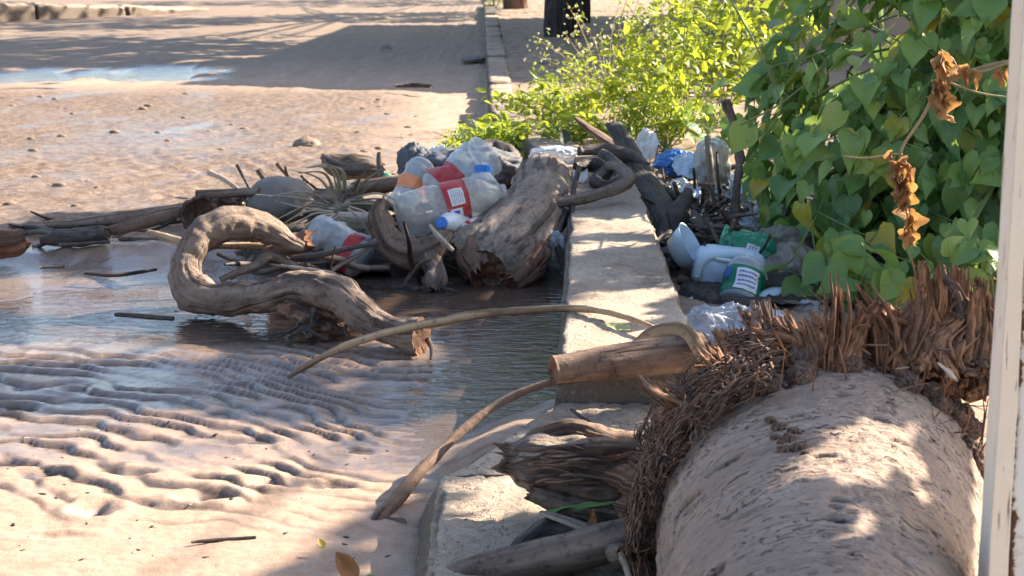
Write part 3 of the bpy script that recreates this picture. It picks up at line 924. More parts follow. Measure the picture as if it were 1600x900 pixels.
STICKS = [  # label, material, points
    ('pale straight stick behind the S-shaped log', WOOD_TAN, [(322, 384, 5, 3.78), (390, 384, 5.5, 3.8), (470, 383, 5, 3.84)]),
    ('forked twig inside the bend of the S-shaped log', WOOD_GREY, [(345, 437, 5, 3.62), (375, 424, 6, 3.65), (400, 414, 7, 3.68), (420, 400, 8, 3.7), (445, 408, 7, 3.72), (478, 428, 6, 3.7)]),
    ('long thin dark stick across the crumpled bottle', WOOD_DARK, [(440, 404, 4, 3.72), (500, 398, 5, 3.73), (545, 388, 4, 3.74), (592, 380, 3, 3.76)]),
    ('thin forked twig in front of the crumpled bottle', WOOD_GREY, [(508, 430, 3, 3.7), (535, 412, 4, 3.74), (560, 398, 3.5, 3.76), (590, 372, 2.5, 3.8)]),
    ('grey branch beside the crumpled bottle', WOOD_GREY, [(505, 400, 5, 3.75), (535, 408, 6, 3.78), (562, 418, 5, 3.8), (608, 418, 3, 3.85)]),
    ('smooth grey stick pointing left above the brown husk', WOOD_GREY, [(306, 302, 5, 4.45), (340, 303, 6.5, 4.45), (380, 301, 7, 4.44), (405, 300, 6, 4.42)]),
    ('thin stick running left from the S-shaped log', WOOD_TAN, [(232, 362, 4, 4.05), (256, 370, 6, 4.0), (290, 380, 6, 3.9)]),
    ('long tan twig bridging the gutter onto the kerb', WOOD_TAN, [(449, 590, 2.5, 2.93), (476, 574, 4.5, 2.94), (512, 553, 5.5, 2.95), (560, 533, 6, 2.95), (640, 511, 6.5, 2.95), (700, 501, 6.5, 2.95), (716, 496, 7.5, 2.95),
                                                       (790, 487, 6, 2.94), (890, 482, 5.5, 2.93), (950, 488, 5, 2.87), (1000, 503, 4, 2.78), (1036, 517, 2.5, 2.71)]),
    ('hooked grey stick lying over the kerb by the stump', WOOD_GREY, [(840, 328, 7, 4.22), (868, 318, 8, 4.22), (905, 311, 9, 4.24), (945, 300, 9.5, 4.28), (980, 286, 10, 4.33), (980, 272, 9.5, 4.42), (968, 262, 8, 4.5), (950, 258, 6, 4.56)]),
    ('bare grey branch standing up beside the vines', WOOD_GREY, [(1170, 385, 7, 4.45), (1152, 340, 7, 4.5), (1150, 300, 6.5, 4.52), (1157, 260, 8, 4.54), (1152, 220, 7, 4.56), (1146, 190, 6, 4.58), (1136, 166, 8, 4.6), (1133, 158, 7, 4.6)]),
    ('pale upright stick in the dump by the white bag', WOOD_PALE, [(1122, 320, 7, 4.95), (1112, 280, 6, 5.0), (1108, 245, 5.5, 5.02), (1105, 212, 4, 5.04)]),
    ('slim upright twig beside the pale stick', WOOD_DARK, [(1130, 330, 4, 4.9), (1122, 280, 3, 4.95), (1120, 238, 2, 5.0)]),
    ('brown bamboo stick under the white jug', WOOD_BROWN, [(1062, 437, 8, 3.88), (1092, 446, 8, 3.84), (1135, 460, 7, 3.8)]),
    ('dark flat twig on the wet sand below the left logs', WOOD_DARK, [(132, 427, 2.5, 3.86), (180, 430, 3.2, 3.85), (245, 421, 2.2, 3.9)]),
    ('straight black stick on the wet sand left of the S-shaped log', WOOD_DARK, [(180, 491, 3.5, 3.42), (225, 494, 4.2, 3.4), (271, 498, 3.6, 3.38)]),
    ('straight black stick on the dry sand at the front', WOOD_DARK, [(299, 847, 2.6, 2.02), (350, 843, 3, 2.04), (400, 840, 2.8, 2.05)]),
    ('short dark stick beside the left log', WOOD_DARK, [(92, 383, 2.5, 4.12), (172, 378, 2.8, 4.16)]),
    ('thin dark stick on the far shaded road', WOOD_DARK, [(618, 134, 3, 8.95), (645, 133, 4, 8.98), (674, 135, 3, 8.9)]),
    ('short twig lying on the sand behind the ripples', WOOD_DARK, [(62, 418, 2, 3.95), (102, 417, 2.4, 3.96)]),
    ('twig poking up behind the left of the bottles', WOOD_GREY, [(597, 285, 5, 4.72), (593, 258, 5, 4.74), (592, 238, 3, 4.75)]),
    ('short brown peg standing near the grey cloth', WOOD_BROWN, [(632, 256, 4, 4.8), (627, 240, 3.5, 4.8)]),
    ('thin twig lying on the slab above the rotten wood', WOOD_DARK, [(893, 640, 2.5, 2.28), (915, 656, 4, 2.24), (945, 672, 5, 2.2), (965, 680, 4, 2.17)]),
    ('dark twig hanging down the kerb side', WOOD_DARK, [(905, 262, 4, 4.42), (896, 300, 4, 4.3), (893, 350, 4, 4.1), (882, 400, 3, 3.95), (886, 430, 2.5, 3.85)]),
    ('blackened twig slanting down beside the kerb and stump', WOOD_DARK, [(884, 330, 5, 4.2), (870, 370, 6, 4.08), (878, 410, 5, 3.95), (890, 445, 3, 3.82)]),
    ('black tube lying under the green-labelled jug', BLACK_PLASTIC, [(1080, 458, 6, 3.72), (1125, 468, 7, 3.68), (1182, 474, 7.5, 3.66)]),
    ('pale forked twig between the small bottle and stump', WOOD_PALE, [(672, 352, 2.5, 3.9), (684, 368, 4, 3.86), (700, 384, 4, 3.83), (708, 392, 3, 3.82)]),
]
for k, (lab, m, pts) in enumerate(STICKS):
    o = log('tube' if 'tube' in lab else 'stick', pts, m, seg=14, step=.008, amp=.16, nsc=26, seed=100 + k, groove=.06)
    tag(o, lab, 'pipe' if 'tube' in lab else 'stick')

# leaning stick stuck in the sand
o = log('stick', [(578, 830, 7, 2.12), (592, 812, 11, 2.14), (622, 778, 11, 2.2), (655, 738, 10, 2.26), (678, 716, 8.5, 2.3), (692, 702, 6.5, 2.33), (722, 673, 7, 2.38), (770, 636, 6, 2.43), (820, 611, 6, 2.45), (863, 596, 5, 2.46)],
        WOOD_BROWN, seg=18, step=.006, amp=.16, nsc=20, groove=.1, seed=140)
tag(o, 'dark tapering stick leaning from the sand up to the sawn log', 'stick')
V, Fc, st, at = tube(pp([(598, 808, 4, 2.14), (616, 812, 3.5, 2.13), (630, 813, 4, 2.12), (634, 820, 2, 2.11)]), seg=8, step=.005, amp=.2, seed=141)
mesh('side_twig', V, Fc, WOOD_BROWN, o, True, st, at)

# sawn log and tan root at the kerb's end
o = log('sawn_log', [(864, 579, 23, 2.42), (890, 576, 24, 2.43), (960, 566, 27, 2.46), (1030, 557, 28, 2.49), (1100, 550, 29, 2.52)], WOOD_BROWN, seg=40, step=.006, amp=.05, nsc=8, groove=.07, gk=3, gl=4, seed=143, capin=.5)
tag(o, 'short sawn brown log lying across the end of the kerb', 'log')
o = log('bent_root', [(978, 548, 5, 2.62), (998, 536, 9, 2.60), (1022, 521, 12, 2.57), (1055, 515, 13, 2.53), (1078, 524, 13, 2.5), (1090, 542, 12, 2.47), (1102, 566, 9, 2.44)], WOOD_TAN, seg=26, step=.006, amp=.12, nsc=12, seed=144)
tag(o, 'bent pale tan root curling over the sawn log', 'root')

# weathered chunk on the slab
root = empty('rotten_wood', W(900, 790, 2.0), 'weathered rotten wood chunk with deep grain between slab and palm trunk', 'driftwood')
log('chunk', [(798, 716, 26, 1.98), (815, 719, 40, 1.98), (850, 727, 52, 1.97), (900, 738, 60, 1.96), (960, 748, 62, 1.95), (1030, 756, 60, 1.95)], WOOD_STUMP, root, seg=120, step=.003, amp=.30, nsc=9, groove=.10, gk=7, gl=11, seed=150, jag=.9, rough=.06, flat=.8)
log('ridge', [(820, 700, 12, 2.0), (850, 684, 16, 2.0), (890, 677, 17, 2.0), (935, 688, 18, 2.0), (990, 700, 20, 2.0)], WOOD_BROWN, root, seg=36, step=.004, amp=.35, nsc=26, groove=.4, gk=3, gl=8, seed=151, jag=.8)
log('ridge', [(866, 716, 9, 1.9), (900, 706, 14, 1.89), (940, 702, 16, 1.89), (985, 702, 14, 1.9)], WOOD_BROWN, root, seg=30, step=.004, amp=.2, nsc=26, groove=.4, gk=3, gl=6, seed=152, jag=.8)
log('ridge', [(830, 770, 10, 1.93), (880, 786, 16, 1.92), (940, 800, 18, 1.91), (1000, 808, 16, 1.91)], WOOD_GREY, root, seg=30, step=.004, amp=.2, nsc=26, groove=.4, gk=3, gl=6, seed=153, jag=.8)
for k in range(26):
    a = rng.uniform(0, 1)
    x0, y0 = 800 + 70 * a + rng.uniform(-8, 8), 700 + 75 * rng.uniform(0, 1) * (.6 + .4 * a)
    L = rng.uniform(50, 120)
    V, Fc, st, at = tube(pp([(x0, y0, 3, 1.9), (x0 + L * .5, y0 + rng.uniform(-10, 4), 4, 1.885 - .02 * a), (x0 + L, y0 + rng.uniform(-12, 12), 2.5, 1.885)]), seg=7, step=.006, amp=.3, nsc=40, seed=200 + k, flat=.6)
    mesh('wood_strand', V, Fc, WOOD_GREY if k % 3 else WOOD_BROWN, root, True, st, at)

root = empty('grey_log', W(860, 900, 1.78), 'smooth grey log lying along the slab at the bottom edge', 'log')
log('stem', [(700, 905, 20, 1.79), (745, 893, 25, 1.78), (800, 882, 29, 1.77), (860, 870, 31, 1.77), (920, 856, 31, 1.77), (965, 843, 29, 1.78), (1010, 828, 28, 1.8)], WOOD_GREY, root, seg=40, step=.005, amp=.09, nsc=12, groove=.08, gk=2.5, gl=4, seed=160)
log('knot', [(955, 862, 10, 1.76), (968, 866, 15, 1.73), (976, 866, 12, 1.72)], WOOD_GREY, root, seg=20, step=.004, amp=.3, nsc=30, groove=.3, seed=161)
log('twig', [(968, 866, 7, 1.72), (976, 880, 6, 1.71), (984, 905, 5, 1.70)], WOOD_PALE, root, seg=12, step=.005, seed=162)
o = log('bark_strip', [(790, 870, 6, 1.85), (815, 850, 14, 1.86), (850, 828, 20, 1.88), (890, 825, 22, 1.88), (925, 834, 16, 1.88)], WOOD_DARK, seg=26, step=.005, amp=.3, nsc=26, groove=.4, gk=2.5, gl=4, seed=163, flat=.5, jag=.8)
tag(o, 'dark broken bark lying above the smooth grey log', 'bark')
o = log('bark_strip', [(795, 868, 8, 1.80), (830, 856, 9, 1.80), (870, 850, 7, 1.80)], WOOD_BROWN, seg=18, step=.005, amp=.3, nsc=26, groove=.3, seed=164, flat=.5, jag=.8)
tag(o, 'narrow brown bark strip against the smooth grey log', 'bark')
o = log('bark_strip', [(845, 800, 5, 1.90), (880, 812, 11, 1.88), (930, 830, 12, 1.86), (960, 838, 8, 1.86)], WOOD_PALE, seg=18, step=.005, amp=.2, nsc=20, groove=.25, seed=165, flat=.35, jag=.5)
tag(o, 'pale tapering bark strip under the rotten wood chunk', 'bark')

# left edge logs
o = log('log', [(-30, 376, 22, 4.05), (0, 380, 23, 4.05), (22, 380, 22, 4.05), (36, 374, 14, 4.06)], WOOD_RED, seg=34, step=.007, amp=.25, nsc=14, groove=.2, seed=170, jag=.5)
tag(o, 'reddish brown log stub at the left edge of the picture', 'log')
o = log('log', [(62, 376, 6, 4.18), (92, 372, 13, 4.2), (130, 370, 14, 4.22), (160, 366, 13, 4.24), (168, 365, 9, 4.24)], WOOD_DARK, seg=26, step=.008, amp=.2, nsc=16, groove=.15, seed=171)
tag(o, 'short dark log on the wet bank at the left', 'log')
o = log('log', [(150, 366, 5, 4.30), (180, 359, 8, 4.33), (215, 350, 9, 4.36), (252, 339, 10, 4.40), (282, 331, 8, 4.43)], WOOD_BROWN, seg=26, step=.008, amp=.12, nsc=14, groove=.15, seed=172)
tag(o, 'long brown log angled from the bank to the husk', 'log')
o = log('log', [(70, 354, 4, 4.55), (140, 348, 8, 4.58), (220, 338, 10, 4.66), (290, 326, 9, 4.75)], WOOD_GREY, seg=26, step=.01, amp=.12, nsc=10, groove=.12, seed=173)
tag(o, 'half-buried pale log lying behind the long brown log', 'log')

# planks on the dump side of the kerb
o = log('plank', [(960, 196, 14, 5.30), (985, 240, 17, 5.05), (1010, 285, 21, 4.75), (1035, 330, 25, 4.45), (1060, 385, 22, 4.15), (1072, 425, 14, 3.98)], CHAR, seg=30, step=.012, amp=.10, nsc=10, groove=.1, seed=180, flat=.45, jag=.5)
tag(o, 'long blackened plank leaning along the dump side of the kerb', 'plank')
o = log('plank', [(900, 184, 4, 5.75), (925, 204, 10, 5.7), (955, 224, 11, 5.62), (985, 246, 10, 5.55)], WOOD_BROWN, seg=22, step=.012, amp=.15, groove=.2, seed=181, flat=.5, jag=.6)
tag(o, 'short brown plank lying in front of the sunlit weeds', 'plank')
o = log('plank', [(1002, 272, 9, 4.9), (1030, 290, 10, 4.8), (1066, 314, 9, 4.65), (1090, 330, 6, 4.5)], CHAR, seg=20, step=.012, amp=.15, groove=.15, seed=182, flat=.6)
tag(o, 'dark branch crossing the dump from the blackened plank', 'branch')
o = log('branch', [(1030, 395, 18, 4.15), (1050, 355, 20, 4.3), (1068, 320, 14, 4.45), (1075, 300, 7, 4.55)], CHAR, seg=22, step=.012, amp=.15, groove=.15, seed=183)
tag(o, 'stout black branch upright between the plank and bowl', 'branch')
o = log('root_knot', [(900, 262, 7, 4.72), (925, 256, 11, 4.76), (948, 268, 11, 4.72), (930, 282, 10, 4.65), (948, 292, 9, 4.58), (970, 280, 9, 4.62), (962, 255, 8, 4.75), (940, 240, 7, 4.85)], WOOD_DARK, seg=20, step=.008, amp=.25, nsc=18, groove=.2, seed=184)
tag(o, 'knotted grey root lying on the far end of the kerb', 'root')
o = log('branch', [(905, 238, 9, 4.95), (945, 236, 12, 4.98), (985, 246, 11, 4.96), (1010, 262, 8, 4.9)], WOOD_DARK, seg=20, step=.01, amp=.2, groove=.2, seed=185)
tag(o, 'dark branch lying behind the knotted root', 'branch')
o = log('branch', [(898, 250, 6, 4.92), (930, 250, 7, 4.9), (958, 252, 5, 4.88)], WOOD_PALE, seg=16, step=.01, amp=.15, seed=186)
tag(o, 'pale smooth stub in front of the dark branch', 'branch')

# twigs tangled in the heap and in the dump: nothing tells them apart
def twigs(n, box, Yr, mats, label, group, rpx=(1.6, 4.2), lenpx=(40, 110), up=.35):
    for k in range(n):
        px, py = rng.uniform(box[0], box[2]), rng.uniform(box[1], box[3])
        Yc = GY(py) * .985 + rng.uniform(*Yr)
        L = rng.uniform(*lenpx)
        a = rng.normal(0, up) + (math.pi if rng.random() < .5 else 0)
        dx, dy = L * math.cos(a) / 2, L * math.sin(a) / 2
        b = rng.uniform(-.22, .22) * L
        r0 = rng.uniform(*rpx)
        dY = rng.uniform(-.15, .15)
        pts = [(px - dx, py - dy, r0, Yc - dY), (px - dx * .3 + rng.uniform(-5, 5), py - dy * .3 + b * .6, r0 * .95, Yc - dY * .3),
               (px + dx * .4, py + dy * .4 + b * .5, r0 * .8, Yc + dY * .4), (px + dx, py + dy, r0 * .5, Yc + dY)]
        wp = pp(pts)
        zz = min(q[2] for q in wp)
        if zz < .002:
            wp = [(q[0], q[1], q[2] - zz + .003, q[3]) for q in wp]
        V, Fc, st, at = tube(wp, seg=8, step=.014, amp=.2, nsc=26, seed=300 + k)
        o = mesh('twig', V, Fc, mats[k % len(mats)], None, True, st, at)
        tag(o, label, 'twig', group)
twigs(120, (360, 305, 730, 425), (-.38, .1), [WOOD_DARK, WOOD_GREY, WOOD_PALE, WOOD_BROWN], 'thin twig tangled among the logs of the heap', 'twigs tangled in the heap', rpx=(1.6, 5.0), up=.6)
twigs(110, (1010, 270, 1190, 400), (-.45, .1), [WOOD_GREY, WOOD_DARK, WOOD_BROWN], 'thin twig tangled in the dump beside the kerb', 'twigs tangled in the dump', up=1.1, lenpx=(30, 90))
twigs(26, (900, 225, 1060, 290), (-.1, .3), [WOOD_DARK, WOOD_GREY, WOOD_BROWN], 'thin twig piled at the far end of the kerb', 'twigs at the kerb end', lenpx=(30, 80))
twigs(14, (40, 340, 300, 385), (-.1, .2), [WOOD_DARK, WOOD_GREY], 'thin twig lying on the wet bank at the left', 'twigs on the bank', up=.15)

# bed of mud, bark crumbs and rotten leaves under the heap and the dump
t = NT('rotten_litter')
v = t.st()
c = t.ramp(t.noise(v, 40, 6, .7), [(.3, (.018, .014, .012)), (.5, (.055, .042, .034)), (.72, (.14, .108, .085))])
t.p(color=c, rough=.75, normal=t.bump(t.noise(v, 90, 5, .7), .8, .012))
LITTER = t.m
def litter_bed(name, cx, cy, sx, sy, hh, seed, n=90):
    u = np.linspace(-1, 1, n)
    a, b = np.meshgrid(u, u)
    x, y = cx + sx * a.ravel(), cy + sy * b.ravel()
    q = np.stack([x, y, 0 * x], -1)
    e = np.clip(1 - (a.ravel() ** 2 + b.ravel() ** 2) - .35 * fbm(q, 3, 3, seed), 0, 1) ** .6
    z = hh * e * (1 + .5 * fbm(q, 6, 3, seed + 1)) + .018 * ridged(q, 22, 3, seed + 2) * (e > 0) - .03 * (e <= 0)
    i0 = (np.arange(n - 1)[:, None] * n + np.arange(n - 1)).ravel()
    o = mesh(name, np.stack([x, y, z], -1), np.stack([i0, i0 + 1, i0 + n + 1, i0 + n], 1), LITTER, st=q)
    tag(o, 'dark rotten litter and mud packed under the debris', 'litter', kind='stuff')
    return o
c0 = G(590, 372)
litter_bed('litter', c0.x + .03, 4.32, .50, .40, .06, 400)
c0 = G(1140, 380)
litter_bed('litter', c0.x + .12, 4.7, .55, 1.15, .035, 410)
# ================================================================== RUBBISH
PET = [(0, .55), (.012, .86), (.04, .97), (.10, 1.0), (.30, 1.0), (.335, .965), (.38, .93), (.60, .93), (.635, .97), (.66, 1.0), (.72, .98), (.79, .83), (.85, .60), (.90, .38), (.925, .29), (.945, .30), (.95, .36), (.957, .36), (.962, .28), (.995, .28), (1.0, .25)]
SMOOTHB = [(0, .60), (.01, .9), (.04, 1.0), (.30, 1.0), (.55, 1.0), (.70, .97), (.78, .85), (.85, .62), (.90, .40), (.93, .30), (.96, .28), (1.0, .27)]
JUGB = [(0, .75), (.03, .97), (.07, 1.0), (.55, 1.0), (.70, .96), (.80, .78), (.88, .48), (.92, .30), (.95, .27), (1.0, .26)]

class Bottle:
    """a crumpled lathe between two world points; surface(s, angle) drives body and labels alike"""
    def __init__(s, p0, p1, rad, prof, seed, crumple=.10, dents=3, dent=.35, foot=0, bend=0.0, rolld=0.0):
        s.p0, s.p1, s.rad, s.prof, s.seed, s.cr, s.foot, s.bend = Vector(p0), Vector(p1), rad, np.array(prof), seed, crumple, foot, bend
        ax = s.p1 - s.p0
        s.L = ax.length
        s.x, s.y, s.z = frame_from(ax, Vector((0, 0, HC)) - s.p0)
        if rolld:
            c, n = math.cos(rolld), math.sin(rolld)
            s.x, s.y = s.x * c + s.y * n, s.y * c - s.x * n
        r = np.random.default_rng(seed)
        s.d = [(r.uniform(.15, .8), r.uniform(-math.pi, math.pi), r.uniform(.05, .12), r.uniform(.5, 1.0) * dent) for _ in range(dents)]
    def surf(s, sv, a, off=0.0):
        rr = np.interp(sv, s.prof[:, 0], s.prof[:, 1])
        if s.foot:
            rr = rr * (1 - .12 * np.exp(-(sv / .05) ** 2) * (1 - np.cos(a * s.foot)))
        q = np.stack([np.cos(a) * 1.2, np.sin(a) * 1.2, sv * s.L / s.rad * .8], -1)
        k = np.clip((.93 - sv) * 9, 0, 1)
        rr = rr * (1 + k * s.cr * (fbm(q, .9, 3, s.seed) * .8 + .6 * ridged(q, 1.5, 2, s.seed + 4) - .3))
        for ds, da, dw, dd in s.d:
            dang = np.angle(np.exp(1j * (a - da)))
            rr = rr * (1 - dd * np.exp(-((sv - ds) / dw) ** 2 - (dang / .75) ** 2))
        rr = rr * s.rad + off
        b = s.bend * s.L * np.sin(sv * np.pi)
        return np.array(s.p0) + np.outer(sv * s.L, s.z) + np.outer(rr * np.cos(a), s.x) + np.outer(rr * np.sin(a) + b, s.y)
    def patch(s, s0, s1, a0, a1, off, ns=30, na=60, closed=False):
        sv = np.linspace(s0, s1, ns)
        av = np.linspace(a0, a1, na, endpoint=not closed)
        A, SV = np.meshgrid(av, sv)
        V = s.surf(SV.ravel(), A.ravel(), off)
        i = (np.arange(ns - 1)[:, None] * na + np.arange(na if closed else na - 1))
        j = np.arange(ns - 1)[:, None] * na + (np.arange(na if closed else na - 1) + 1) % na
        Fc = np.stack([i.ravel(), j.ravel(), j.ravel() + na, i.ravel() + na], 1)
        return V, Fc
    def body(s, name, m, parent, ns=110, na=64):
        V, Fc = s.patch(0, 1, -math.pi, math.pi, 0, ns, na, True)
        F2 = Fc.tolist() + [list(range(na))[::-1]]
        return mesh(name, V, F2, m, parent)
    def label(s, name, m, parent, s0, s1, a0=-math.pi, a1=math.pi, off=.0012):
        full = a1 - a0 > 6.2
        V, Fc = s.patch(s0, s1, a0, a1, off, 34, 72, full)
        return mesh(name, V, Fc, m, parent)
    def cap(s, m, parent, h=.016, r=.0165, at_=1.0):
        c = np.array(s.p0) + s.z * s.L * at_
        n = 48
        a = np.linspace(0, 2 * math.pi, n, endpoint=False)
        V, rows_ = [], [(-h, r * .97), (-h * .1, r), (-.001, r * .96), (0, r * .86)]
        rg = r * (1 + .035 * np.sign(np.sin(a * 16)))
        for k, (z, q) in enumerate(rows_):
            rq = (rg if k < 2 else np.full(n, r)) * q / r
            V.append(c + s.z * z + np.outer(rq * np.cos(a), s.x) + np.outer(rq * np.sin(a), s.y))
        Fc = []
        for k in range(len(rows_) - 1):
            for i in range(n):
                j = (i + 1) % n
                Fc.append([k * n + i, k * n + j, (k + 1) * n + j, (k + 1) * n + i])
        Fc.append([3 * n + i for i in range(n)])
        return mesh('cap', np.concatenate(V), Fc, m, parent, False)

def bottle_root(name, b, label, group=None):
    lo = b.p0 if b.p0.z < b.p1.z else b.p1
    return empty(name, (lo.x, lo.y, lo.z - b.rad), label, 'bottle', group)

def printed_lines(b, parent, m, s0, s1, a0, a1, n, seed, off=.0026):
    """small rows of blurred print, running round the label"""
    r = np.random.default_rng(seed)
    V, Fc, cnt = [], [], 0
    for i in range(n):
        ss = s0 + (s1 - s0) * (i + .3) / n
        se = ss + (s1 - s0) * .4 / n
        x = a0
        while x < a1 - .03:
            wd_ = r.uniform(.04, .12)
            v, f = b.patch(ss, se, x, min(x + wd_, a1), off, 2, 4)
            V.append(v); Fc += (f + cnt).tolist(); cnt += len(v)
            x += wd_ + .03
    return mesh('print', np.concatenate(V), Fc, m, parent, False)

# big clear bottle with the red label on top of the heap
b = Bottle(W(622, 340, 4.02), W(790, 297, 4.12), pix(37, W(700, 320, 4.05)), PET, 21, .11, 4, .30, 5)
r0 = bottle_root('plastic_bottle', b, 'large clear plastic bottle with red label lying on top of the heap')
b.body('body', CLEAR, r0)
lb = b.label('label', RED_LABEL, r0, .40, .62)
p_ = b.label('panel', WHITE_PRINT, lb, .445, .575, -.62, .12, .0019)
printed_lines(b, p_, GREY_PRINT, .455, .565, -.55, .05, 6, 3)
p_ = b.label('panel', WHITE_PRINT, lb, .425, .535, .25, .72, .0019)
b.label('emblem', BLUE_PRINT, p_, .455, .505, .34, .62, .0026)
b.cap(plain('clear_neck_rim', (.6, .62, .62), .3), r0, .008, .014, .99)
# bottle behind with a red label
b = Bottle(W(672, 312, 4.30), W(766, 238, 4.40), pix(36, W(720, 270, 4.35)), PET[::-1] and [(0, .5), (.05, .85), (.12, 1), (.36, 1), (.40, .93), (.55, .93), (.58, 1), (.80, 1), (.84, .9), (.90, 1.0), (.96, .93), (1, .6)], 22, .16, 3, .3, 5)
r0 = bottle_root('plastic_bottle', b, 'crushed clear bottle with red label, base upward behind the largest bottle')
b.body('body', CLEAR_BLUE, r0)
b.label('label', RED_LABEL, r0, .16, .46)
# blue capped bottle standing
b = Bottle(W(752, 330, 4.22), W(754, 263, 4.26), pix(29, W(752, 300, 4.24)), [(0, .7), (.05, 1), (.5, 1), (.62, .96), (.72, .82), (.82, .60), (.88, .44), (.9, .4), (1, .4)], 23, .08, 1, .2)
r0 = bottle_root('plastic_bottle', b, 'upright bluish bottle with a bright blue cap behind the largest bottle')
b.body('body', CLEAR_BLUE, r0)
b.cap(CAP_BLUE, r0, .024, pix(13, W(752, 265, 4.25)), 1.06)
# orange label bottle
b = Bottle(W(622, 330, 4.28), W(664, 252, 4.40), pix(23, W(650, 290, 4.3)), [(0, .6), (.05, 1), (.3, 1), (.36, .92), (.42, 1), (.56, 1), (.6, .92), (.78, 1.0), (.9, .95), (.97, .7), (1, .4)], 24, .18, 3, .35)
r0 = bottle_root('plastic_bottle', b, 'crushed clear bottle with a faded orange label')
b.body('body', CLEAR_BLUE, r0)
b.label('label', ORANGE_LABEL, r0, .37, .60)
# small white bottle, blue cap to the camera
b = Bottle(W(722, 352, 4.06), W(690, 348, 3.93), pix(19, W(705, 350, 4)), [(0, .8), (.08, 1), (.5, 1), (.68, .93), (.82, .65), (.9, .5), (1, .48)], 25, .05, 1, .1)
r0 = bottle_root('small_bottle', b, 'small white bottle with a dark blue cap in front of the largest bottle')
b.body('body', WHITE_PLASTIC, r0)
b.cap(CAP_BLUE, r0, .018, pix(9.5, W(690, 348, 3.95)), 1.03)
# white/red scrap bottle tucked under the stump
b = Bottle(W(752, 352, 4.05), W(712, 366, 3.97), pix(15, W(725, 362, 4)), [(0, .7), (.1, 1), (.6, 1), (.8, .8), (.9, .5), (1, .45)], 26, .12, 2, .2)
r0 = bottle_root('small_bottle', b, 'small white bottle with a red stripe wedged behind the stump spur')
b.body('body', WHITE_PLASTIC, r0)
b.label('stripe', RED_LABEL, r0, .5, .64)
# crumpled bottle low on the left
b = Bottle(W(572, 408, 3.92), W(488, 352, 3.98), pix(33, W(540, 385, 3.95)), [(0, .6), (.04, .95), (.15, 1), (.30, .95), (.34, .9), (.55, .92), (.6, 1), (.78, .93), (.9, .75), (.97, .62), (1, .3)], 27, .2, 3, .4)
r0 = bottle_root('plastic_bottle', b, 'crumpled clear bottle with torn red label low among the twigs')
b.body('body', CLEAR_BLUE, r0)
b.label('label', RED_LABEL, r0, .16, .36, -1.9, 1.3)
# pink label bottle in the dump
b = Bottle(W(1186, 352, 4.75), W(1168, 262, 4.85), pix(22, W(1177, 310, 4.8)), [(0, .6), (.04, 1), (.35, 1), (.38, .95), (.62, .95), (.66, 1), (.8, .85), (.9, .5), (.95, .4), (1, .4)], 28, .12, 2, .25)
r0 = bottle_root('plastic_bottle', b, 'clear bottle with a pink label under the vine leaves')
b.body('body', CLEAR_BLUE, r0)
b.label('label', PINK_LABEL, r0, .52, .74)
p_ = b.label('panel', WHITE_PRINT, r0, .54, .70, -1.2, .1, .002)
# green bottle in the dump
b = Bottle(W(1124, 374, 4.02), W(1222, 408, 3.98), pix(30, W(1160, 380, 4.0)), PET, 29, .22, 3, .4, 5)
r0 = bottle_root('plastic_bottle', b, 'crushed green plastic bottle lying behind the white jug')
b.body('body', GREEN_PET, r0)
lb = b.label('label', WHITE_PRINT, r0, .42, .62, -.35, .45)
printed_lines(b, lb, BLUE_PRINT, .45, .59, -.25, .35, 3, 8, .0022)

# white jug: a squarish can with a handle loop and a moulded rim
root = empty('plastic_jug', W(1140, 462, 3.80), 'dirty white plastic jug lying on its side beside the green-labelled jug', 'jug')
P, Fc, st, at = lump_data(W(1138, 428, 3.86), (pix(55, W(1140, 430, 3.88)), .075, pix(37, W(1140, 430, 3.88))), boxy=.35, amp=.05, seed=33, rot=(.2, .12, -.1))
mesh('body', P, Fc, BLUE_WHITE, root, True, st)
log('handle', [(1088, 432, 6, 3.80), (1094, 412, 8, 3.80), (1112, 399, 8, 3.80), (1150, 398, 8, 3.80), (1178, 408, 8, 3.80), (1190, 426, 7, 3.80), (1194, 440, 6, 3.80)], BLUE_WHITE, root, seg=18, step=.006, amp=.04, seed=34)
log('moulded_rim', [(1118, 404, 3, 3.785), (1150, 410, 3.5, 3.78), (1172, 420, 3.5, 3.78), (1184, 436, 3, 3.78)], WHITE_PLASTIC, root, seg=12, step=.006, amp=.03, seed=35)
# jug with the green label
root_b = Bottle(W(1152, 478, 3.66), W(1172, 398, 3.78), pix(32, W(1160, 440, 3.7)), JUGB, 36, .07, 2, .15, 0, 0, .0)
r0 = empty('plastic_jug', W(1155, 480, 3.66), 'clear plastic jug with a green and white label in the dump', 'jug')
root_b.body('body', CLEAR_BLUE, r0)
lb = root_b.label('label', GREEN_PRINT, r0, .10, .60, -1.6, 1.6)
p_ = root_b.label('panel', WHITE_PRINT, lb, .12, .52, -.45, .75, .0022)
printed_lines(root_b, p_, BLUE_PRINT, .17, .48, -.3, .6, 4, 12, .003)
p_ = root_b.label('emblem', BLUE_PRINT, lb, .36, .54, -1.15, -.75, .0022)

